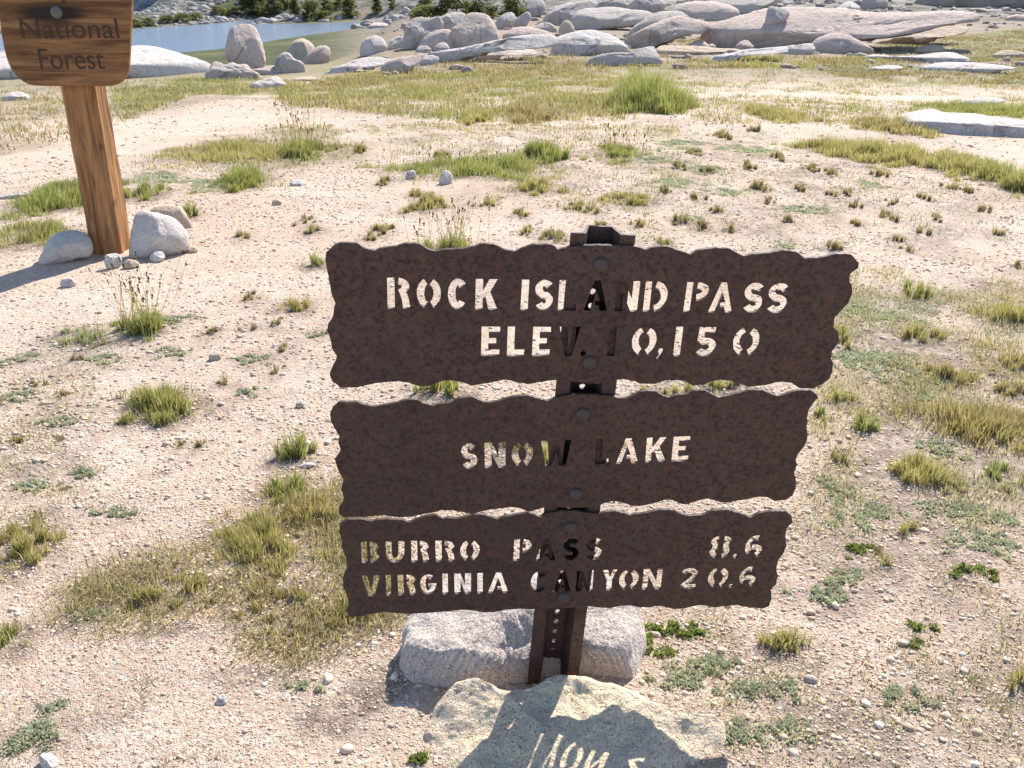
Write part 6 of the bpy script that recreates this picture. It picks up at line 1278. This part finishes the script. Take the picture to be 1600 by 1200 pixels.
pw = WOOD['bot'][1] - WOOD['bot'][0]
wp_ = link('post', rough_post('post', pw, pw, -0.35, 1.75), M_POST, wood)
wp_.location = (0, pw / 2, 0)
bd = [(x - wcx, z - wz0) for x, z in BOARD]
ztop = 1.62
xc = (bd[0][0] + bd[-1][0]) / 2
ring = bd + [(bd[-1][0] + 0.045, 1.45), (bd[-1][0] + 0.03, 1.55), (bd[-1][0] - 0.03, ztop), (bd[0][0] + 0.05, ztop), (bd[0][0] - 0.03, 1.55), (bd[0][0] - 0.04, 1.45)]
rs = smooth_outline(ring, 110)
board = flat_plate('board', [[tuple(p_) for p_ in rs]], 0.044, M_BOARD, wood, bev=0.006)
board.location = (0, -0.0235, 0)
for txt, x0, z0, x1, z1 in WTEXT:
    cu = bpy.data.curves.new('lettering', 'FONT'); cu.body = txt; cu.extrude = 0.0008; cu.size = 0.1; cu.offset = 0.0
    tmp = bpy.data.objects.new('tmp', cu); COL.objects.link(tmp)
    me = bpy.data.meshes.new_from_object(tmp.evaluated_get(bpy.context.evaluated_depsgraph_get()))
    bpy.data.objects.remove(tmp)
    vv = np.array([v.co[:] for v in me.vertices])
    lo, hi = vv.min(0), vv.max(0)
    sx = (x1 - x0) / (hi[0] - lo[0]); sz = (z1 - z0) / (hi[1] - lo[1])
    for v in me.vertices:
        x, y_, zz = v.co
        v.co = ((x - lo[0]) * sx + x0 - wcx, -zz, (y_ - lo[1]) * sz + z0 - wz0)
    me.materials.clear()
    o = link('lettering', me, M_CARVE, board); o.location = (0, -0.0228, 0)
wb = link('bolt', dome_mesh('bolt', 0.028, 0.012), make_plain('galvanised_bolt', (0.11, 0.105, 0.10), 0.6, 0.2), board); wb.location = (WBOLT[0] - wcx, -0.0222, WBOLT[1] - wz0)

# ------------------------------------------------------------------ grass, mats, seed heads
PAL = {
    'G': [(0.15, 0.205, 0.050), (0.20, 0.24, 0.062), (0.27, 0.285, 0.085), (0.38, 0.345, 0.13)],
    'Y': [(0.25, 0.235, 0.075), (0.34, 0.295, 0.105), (0.43, 0.35, 0.145), (0.52, 0.42, 0.21)],
    'O': [(0.20, 0.18, 0.09), (0.27, 0.225, 0.12), (0.34, 0.275, 0.16), (0.24, 0.165, 0.11)],
    'B': [(0.27, 0.17, 0.10), (0.34, 0.22, 0.125), (0.23, 0.135, 0.09), (0.43, 0.32, 0.19)],
    'S': [(0.43, 0.46, 0.35), (0.52, 0.53, 0.43), (0.35, 0.385, 0.27), (0.45, 0.41, 0.31)],
    'L': [(0.11, 0.19, 0.040), (0.14, 0.22, 0.055), (0.19, 0.25, 0.07), (0.25, 0.24, 0.10)],
}


def blades(x, y, L, W, lean, col, zoff=None, az=None):
    """bent blades: base pair, middle pair, tip (3 triangles each)"""
    n = len(x)
    z = height(x, y) if zoff is None else zoff
    az = rng.uniform(0, 2 * np.pi, n) if az is None else az
    dx, dy = np.cos(az), np.sin(az)
    fa = rng.uniform(0, 2 * np.pi, n); wx, wyy = np.cos(fa) * W / 2, np.sin(fa) * W / 2
    b0 = np.stack([x, y, z - 0.003], -1)
    l1 = lean * 0.35; l2 = lean
    mid = b0 + np.stack([dx * L * l1 * .55, dy * L * l1 * .55, L * .55 * np.sqrt(np.maximum(0.05, 1 - l1 ** 2))], -1)
    tip = mid + np.stack([dx * L * l2 * .5, dy * L * l2 * .5, L * .5 * np.sqrt(np.maximum(0.02, 1 - np.minimum(l2, 1) ** 2)) - L * .12 * np.maximum(0, l2 - .7)], -1)
    wv = np.stack([wx, wyy, np.zeros(n)], -1)
    v = np.stack([b0 - wv, b0 + wv, mid + wv * .8, mid - wv * .8, tip], 1).reshape(-1, 3)
    i = np.arange(n) * 5
    tris = np.concatenate([np.stack([i, i + 1, i + 2], -1), np.stack([i, i + 2, i + 3], -1), np.stack([i + 3, i + 2, i + 4], -1)])
    c = np.repeat(col[:, None, :], 5, 1)
    c[:, 4] *= 1.15
    return v, tris, c.reshape(-1, 3)


def pick(ty, n):
    out_ = np.zeros((n, 3))
    w = np.array([ord(ch) for ch in ty])
    t = rng.integers(0, len(ty), n)
    for k, ch in enumerate(ty):
        m = t == k
        p_ = np.array(PAL['G' if ch == 'H' else ch])
        out_[m] = p_[rng.integers(0, len(p_), m.sum())]
    return out_ * rng.uniform(0.8, 1.2, (n, 1))


def seeds(px, py, pz, r):
    n = len(px)
    o = np.array([(1, 0, 0), (-1, 0, 0), (0, 1, 0), (0, -1, 0), (0, 0, 1.6), (0, 0, -1.6)])
    v = np.stack([px, py, pz], -1)[:, None, :] + o[None] * r[:, None, None]
    f = np.array([(0, 2, 4), (2, 1, 4), (1, 3, 4), (3, 0, 4), (2, 0, 5), (1, 2, 5), (3, 1, 5), (0, 3, 5)])
    t = (f[None] + (np.arange(n) * 6)[:, None, None]).reshape(-1, 3)
    c = np.repeat(np.array([(0.075, 0.042, 0.022)]) * rng.uniform(.6, 1.5, (n, 1)), 6, 0)
    return v.reshape(-1, 3), t, c


def join(parts):
    vs, ts, cs = [], [], []; k = 0
    for v, t, c in parts:
        vs.append(v); ts.append(t + k); cs.append(c); k += len(v)
    return np.concatenate(vs), np.concatenate(ts), np.concatenate(cs)


def make_tuft(g):
    label, cx, cy, rx, ry, bh, ty, dens, group = g
    area = math.pi * rx * ry
    d = math.hypot(cx, cy)
    bh = max(bh, 0.012)
    flat = ty[0] in 'SL'
    base_n = (42000 if rx < 0.10 else 46000) if not flat else (80000 if ty[0] == 'S' else 60000)
    lod = min(1.0, (2.4 / d) ** 1.1)
    n = int(np.clip(area * base_n * dens * lod + 40, 60, 13000))
    # clumped: blades gather round a few hearts inside the patch
    nh = max(3, int(n / 30))
    ha = rng.uniform(0, 2 * np.pi, nh); hr = np.sqrt(rng.uniform(0, 1, nh)) * np.where(rng.uniform(0, 1, nh) < 0.3, rng.uniform(1.0, 1.6 if rx > 0.11 else 1.15, nh), 0.95 if rx > 0.11 else 0.75)
    edge = 1 + 0.25 * np.sin(3 * ha + cx * 9) + 0.2 * np.sin(5 * ha + cy * 7) + 0.15 * np.sin(9 * ha + cx * 31)
    hx = hr * np.cos(ha) * edge; hy = hr * np.sin(ha) * edge
    hw = rng.uniform(0.15, 1.0, nh) ** 1.5
    if rx > 0.10: hw = hw * (0.04 + sm(-0.35, 0.25, wav(cx + hx * rx, cy + hy * ry, 2.6 / max(0.05, min(rx, 0.22)), cx * 3.0)))
    k = rng.choice(nh, n, p=hw / hw.sum())
    hk = rng.uniform(0.45, 1.1, nh)
    if nh > 3: hk[rng.integers(0, nh)] = 1.15
    size = min(rx, ry)
    x = cx + hx[k] * rx + rng.normal(0, max(0.005, size * 0.10), n)
    y = cy + hy[k] * ry + rng.normal(0, max(0.005, size * 0.10), n)
    rr = np.hypot((x - cx) / rx, (y - cy) / max(ry, 1e-3))
    L = bh * (0.9 if d < 3.2 or ty[0] == 'G' else 0.72) * rng.uniform(0.4, 1.05, n) * np.clip(1.15 - 0.5 * rr, 0.3, 1.1) * hk[k] * (0.55 if ty == 'H' else 1.0)
    if flat:
        W = np.full(n, 0.0050) * rng.uniform(.7, 1.4, n) * (1 + 0.10 * d); L = np.maximum(0.012, L * 1.1); lean = rng.uniform(0.3, 1.1, n)
        if ty[0] == 'L': W = W * 1.3
    else:
        W = np.full(n, 0.0017) * rng.uniform(.6, 1.3, n) * (1 + 0.26 * d); lean = rng.uniform(0.1, 1.05, n) * np.clip(0.55 + 0.5 * rr, .4, 1.15)
    col = pick(ty, n)
    if not flat:
        dry = rng.uniform(0, 1, n) < 0.10
        col[dry] = np.array((0.56, 0.46, 0.27)) * rng.uniform(.7, 1.1, (dry.sum(), 1))
    az = np.arctan2((y - cy) / ry, (x - cx) / rx) + rng.normal(0, 1.0, n)
    parts = [blades(x, y, L, W, lean, col, az=az)]
    if 'H' in ty:
        m = max(8, int(20 * dens * min(3, rx / 0.05) ** 0.6))
        k = rng.integers(0, nh, m)
        sx = cx + hx[k] * rx * .9 + rng.normal(0, .012, m); sy = cy + hy[k] * ry * .9 + rng.normal(0, .012, m)
        hh = bh * rng.uniform(0.45, 1.15, m)
        zz = height(sx, sy)
        tl = rng.uniform(.05, .5, m); aa = rng.uniform(0, 2 * np.pi, m)
        ex, ey, ez = sx + np.cos(aa) * hh * tl, sy + np.sin(aa) * hh * tl, zz + hh
        w = 0.0006 * (1 + 0.25 * d)
        v = np.stack([np.stack([sx - w, sy, zz], -1), np.stack([sx + w, sy, zz], -1), np.stack([ex + w * .6, ey, ez], -1), np.stack([ex - w * .6, ey, ez], -1)], 1).reshape(-1, 3)
        i = np.arange(m) * 4
        t = np.concatenate([np.stack([i, i + 1, i + 2], -1), np.stack([i, i + 2, i + 3], -1)])
        parts.append((v, t, np.tile((0.19, 0.15, 0.07), (m * 4, 1))))
        r = 0.0030 * (1 + 0.09 * d) * rng.uniform(.7, 1.4, m)
        parts.append(seeds(ex, ey, ez, r))
        parts.append(seeds(ex - np.cos(aa) * .003, ey - np.sin(aa) * .003, ez - r * 2.2, r * .8))
    v, t, c = join(parts)
    z0 = float(height(cx, cy))
    name = 'ground_cover_mat' if ty[0] == 'S' else ('leafy_plant' if ty[0] == 'L' else 'grass_tuft')
    o = link(name, mesh_np(name, v - np.array((cx, cy, z0)), tris=t, col=c), M_FOL)
    o.location = (cx, cy, z0)
    tag(o, label, {'ground_cover_mat': 'plant', 'leafy_plant': 'plant', 'grass_tuft': 'grass'}[name], group)


for g in GRASS:
    make_tuft(g)


def scatter_poly(poly, n):
    P = np.array(poly); lo, hi = P.min(0), P.max(0)
    x = rng.uniform(lo[0], hi[0], n * 3); y = rng.uniform(lo[1], hi[1], n * 3)
    k = in_poly(poly, x, y)
    return x[k][:n], y[k][:n]


def poly_area(p):
    p = np.array(p); q = np.roll(p, -1, 0)
    return abs(float((p[:, 0] * q[:, 1] - p[:, 1] * q[:, 0]).sum())) / 2


# thin turf nobody could count: one object for grass
parts = []
for poly, ty, den, sc in MEADOWS:
    ar = poly_area(poly)
    cxy = np.array(poly).mean(0); d = math.hypot(*cxy)
    nc = int(min(ar * den * 0.2, 9500))
    x, y = scatter_poly(poly, nc)
    keep = (wav(x, y, 1.6 if d > 5 else 7.0, 5.0) + 0.8 * wav(x, y, 6.0 if d > 5 else 19.0, 2.0) + rng.normal(0, .3, len(x))) > (-0.25 if d > 5 else -0.05)
    keep &= trail_d(x, y) > 0.65
    x, y = x[keep], y[keep]
    if not len(x): continue
    per = 10
    m = len(x) * per
    spread = 0.035 + 0.004 * d
    X = np.repeat(x, per) + rng.normal(0, spread * sc, m); Y = np.repeat(y, per) + rng.normal(0, spread * sc, m)
    tw = np.clip(((wav(x, y, 1.1 if d > 5 else 5.0, 12.0) + 1) / 2 + rng.normal(0, .22, len(x))) * len(ty), 0, len(ty) - 1).astype(int)
    c = np.zeros((len(x), 3))
    for k, ch in enumerate(ty):
        p_ = np.array(PAL[ch]); mm = tw == k
        c[mm] = p_[rng.integers(0, len(p_), mm.sum())]
    c = np.repeat(c, per, 0) * rng.uniform(.75, 1.25, (m, 1))
    if d < 5:      # plenty of dead straw among the living blades
        dry = rng.uniform(0, 1, m) < 0.35
        c[dry] = np.array((0.60, 0.49, 0.29)) * rng.uniform(.7, 1.1, (dry.sum(), 1))
    L = rng.uniform(.25, 1.2, m) * np.repeat(rng.uniform(.5, 1.2, len(x)), per) * (0.045 + 0.0036 * d) * sc
    if d < 5: L *= .85
    Wd = rng.uniform(.6, 1.3, m) * (0.0024 * (1 + 0.22 * d) if d > 5 else 0.0026)
    parts.append(blades(X, Y, L, Wd, rng.uniform(.2, 1.25, m), c))
v, t, c = join(parts)
tag(link('turf_grass', mesh_np('turf_grass', v, tris=t, col=c), M_FOL), 'thin patchy alpine turf of green and dry grass', 'grass', kind='stuff')
print('turf tris', len(t))

# ------------------------------------------------------------------ gravel
ICO = None


def ico():
    bm_ = bmesh.new(); bmesh.ops.create_icosphere(bm_, subdivisions=1, radius=1.0)
    v_ = np.array([p_.co[:] for p_ in bm_.verts]); f_ = np.array([[q.index for q in p_.verts] for p_ in bm_.faces]); bm_.free()
    return v_, f_


IV, IF = ico()
GC = np.array([(0.66, 0.50, 0.38), (0.72, 0.58, 0.45), (0.60, 0.44, 0.30), (0.52, 0.37, 0.25), (0.76, 0.67, 0.56), (0.48, 0.39, 0.32), (0.66, 0.47, 0.33), (0.36, 0.26, 0.19)])


OV = np.array([(1, 0, 0), (-1, 0, 0), (0, 1, 0), (0, -1, 0), (0, 0, 1), (0, 0, -1)], float)
OF = np.array([(0, 2, 4), (2, 1, 4), (1, 3, 4), (3, 0, 4), (2, 0, 5), (1, 2, 5), (3, 1, 5), (0, 3, 5)])


def gravel(n, r0, r1, s0, sig, a=0.60, fine=False, gate=-0.35):
    IV, IF = (OV, OF) if fine else (globals()['IV'], globals()['IF'])
    u = rng.uniform(0, 1, n)
    r = np.sqrt(r0 ** 2 + u * (r1 ** 2 - r0 ** 2)); th_ = rng.uniform(-a, a, n)
    x, y = r * np.sin(th_), r * np.cos(th_)
    s = s0 * np.exp(np.clip(rng.normal(0, sig, n), -1.2, 0.85))
    m = (wav(x, y, 2.0, 4.0) + 0.6 * wav(x, y, 7.0, 3.0) + rng.normal(0, .5, n)) > gate
    x, y, s = x[m], y[m], s[m]; n = len(x)
    v = IV[None] * rng.uniform(.7, 1.3, (n, len(IV), 1)) * np.stack([rng.uniform(.7, 1.3, n), rng.uniform(.7, 1.3, n), rng.uniform(.3, .62, n)], -1)[:, None, :] * s[:, None, None]
    z = height(x, y) + s * rng.uniform(0.0, 0.28, n)
    v = v + np.stack([x, y, z], -1)[:, None, :]
    t = (IF[None] + (np.arange(n) * len(IV))[:, None, None]).reshape(-1, 3)
    c = GC[rng.choice(len(GC), n, p=[.25, .21, .18, .11, .04, .06, .12, .03])] * rng.uniform(.85, 1.15, (n, 1))
    return v.reshape(-1, 3), t, np.repeat(c, len(IV), 0)


v, t, c = join([gravel(30000, 1.0, 3.2, 0.0028, .45, gate=-0.4), gravel(60000, 1.0, 2.6, 0.0019, .4, fine=True, gate=-2), gravel(4500, 1.0, 4.0, 0.0052, .45), gravel(40000, 3.0, 8.0, 0.0048, .45, fine=True, gate=-0.6), gravel(12000, 7.0, 17.0, 0.010, .45, fine=True)])
tag(link('gravel', mesh_np('gravel', v, tris=t, col=c), M_STONE), 'loose coarse granite gravel strewn over the ground', 'gravel', kind='stuff')
print('gravel tris', len(t))

# broken rock lying about between the boulders
def rubble(n):
    x = rng.uniform(-5.5, 26, n); y = rng.uniform(17, 62, n)
    q = x / y
    m = (q > -0.13) & (q < 0.62) & (wav(x, y, 0.35, 4.0) + rng.normal(0, .4, n) > -0.1) & ~((q > 0.08) & (y < 24)) & (y > 21)
    x, y = x[m], y[m]; n = len(x)
    s = 0.055 * np.exp(np.clip(rng.normal(0, .6, n), -1.3, 0.8)) * (0.6 + y / 50)
    v_ = IV[None] * rng.uniform(.65, 1.35, (n, len(IV), 1)) * np.stack([rng.uniform(.8, 1.9, n), rng.uniform(.7, 1.4, n), rng.uniform(.4, 1.0, n)], -1)[:, None, :] * s[:, None, None]
    v_ = v_ + np.stack([x, y, height(x, y) + s * .15], -1)[:, None, :]
    t_ = (IF[None] + (np.arange(n) * len(IV))[:, None, None]).reshape(-1, 3)
    c_ = np.array([(0.46, 0.41, 0.37), (0.5, 0.41, 0.35), (0.38, 0.36, 0.34), (0.58, 0.54, 0.5)])[rng.integers(0, 4, n)] * np.array((.86, .8, .76)) * rng.uniform(.7, 1.15, (n, 1))
    return v_.reshape(-1, 3), t_, np.repeat(c_, len(IV), 0)


v, t, c = rubble(3000)
tag(link('rock_rubble', mesh_np('rock_rubble', v, tris=t, col=c), M_STONE), 'small broken rock strewn between the boulders', 'rubble', kind='stuff')

# ------------------------------------------------------------------ far shore: scree and trees
def far_scree():
    n = 4600
    q = rng.uniform(-0.42, -0.08, n); r = rng.uniform(150, 260, n) ** 1.0
    y = r / np.sqrt(1 + q * q); x = q * y
    sd = lake_sd(x, y)
    m = (sd < -0.5) & (wav(x, y, 0.12, 6.0) + rng.normal(0, .4, n) > -0.1)
    x, y = x[m], y[m]; n = len(x)
    s = 0.30 * np.exp(np.clip(rng.normal(0, .5, n), -1, .9)) * np.where(x / y < -0.3, 0.6, 1.0)
    v = IV[None] * rng.uniform(.7, 1.3, (n, len(IV), 1)) * np.stack([rng.uniform(.8, 1.8, n), rng.uniform(.7, 1.3, n), rng.uniform(.5, 1.0, n)], -1)[:, None, :] * s[:, None, None]
    v = v + np.stack([x, y, height(x, y) + s * .2], -1)[:, None, :]
    t = (IF[None] + (np.arange(n) * len(IV))[:, None, None]).reshape(-1, 3)
    c = np.array([(0.50, 0.46, 0.42)]) * rng.uniform(.55, 1.15, (n, 1))
    return v.reshape(-1, 3), t, np.repeat(c, len(IV), 0)


v, t, c = far_scree()
tag(link('boulder_scree', mesh_np('boulder_scree', v, tris=t, col=c), M_STONE), 'pale boulder scree covering the far lake shore', 'scree', kind='stuff')
M_TRUNK = make_plain('tree_bark', (0.16, 0.11, 0.08), 0.9)


def leaf_cloud(n, w, h, conic, greens):
    """needle tufts gathered in clumps through the crown volume"""
    nc = max(6, n // 26)
    cz = rng.uniform(0.08, 1.0, nc)
    cr = (1 - cz * 0.9 if conic else np.sqrt(np.maximum(.05, 1 - (cz - .35) ** 2 / .5))) * rng.uniform(.35, 1.0, nc)
    ca = rng.uniform(0, 2 * np.pi, nc)
    k = rng.integers(0, nc, n)
    p = np.stack([np.cos(ca[k]) * cr[k] * w / 2, np.sin(ca[k]) * cr[k] * w / 2, cz[k] * h], -1) + rng.normal(0, 1, (n, 3)) * np.array((w * .09, w * .09, h * .05))
    s = (w + h) * 0.038
    d1 = rng.normal(0, 1, (n, 3)); d2 = rng.normal(0, 1, (n, 3))
    d1 *= s * 1.6 / np.linalg.norm(d1, axis=1, keepdims=True); d2 *= s * .8 / np.linalg.norm(d2, axis=1, keepdims=True)
    v = np.stack([p - d1 * .5 - d2 * .5, p - d1 * .3 + d2 * .6, p + d1], 1).reshape(-1, 3)
    v[:, 2] = np.maximum(v[:, 2], 0.0)
    shade = rng.uniform(.6, 1.3, nc)[k]
    c = np.array(greens)[rng.integers(0, len(greens), n)] * shade[:, None]
    return v, np.arange(n * 3).reshape(-1, 3), np.repeat(c, 3, 0)


def trunk_mesh(h, r, low=0.3):
    v = []; f = []
    for k in range(5):
        for j in range(7):
            a = 2 * math.pi * j / 7; rr = r * (1 - .8 * k / 4)
            v.append((rr * math.cos(a) + 0.04 * h * math.sin(k * 1.7), rr * math.sin(a), -low + (h + low) * k / 4))
    for k in range(4):
        for j in range(7): f.append((k * 7 + j, k * 7 + (j + 1) % 7, (k + 1) * 7 + (j + 1) % 7, (k + 1) * 7 + j))
    me = bpy.data.meshes.new('trunk'); me.from_pydata(v, [], f); me.update()
    return me


for kind, label, x, y, z, w, h in TREES:
    name = 'pine_tree' if kind == 'pine_tree' else 'shrub'
    e = bpy.data.objects.new(name, None); COL.objects.link(e); e.location = (x, y, z)
    tag(e, label, 'tree' if name == 'pine_tree' else 'shrub', 'far shore pines' if name == 'pine_tree' else None)
    link('trunk', trunk_mesh(h * (.9 if name == 'pine_tree' else .5), max(.05, w * .04), 0.3), M_TRUNK, e)
    gr = [(0.045, 0.06, 0.028), (0.06, 0.075, 0.03), (0.035, 0.05, 0.022)] if 'yellow' not in label else [(0.16, 0.16, 0.04), (0.12, 0.13, 0.04)]
    v, t, c = leaf_cloud(1100, w * random.uniform(1.0, 1.4), h * random.uniform(.85, 1.15), name == 'pine_tree' and random.random() < .3, gr)
    link('crown', mesh_np('crown', v, tris=t, col=c), M_FOL, e)
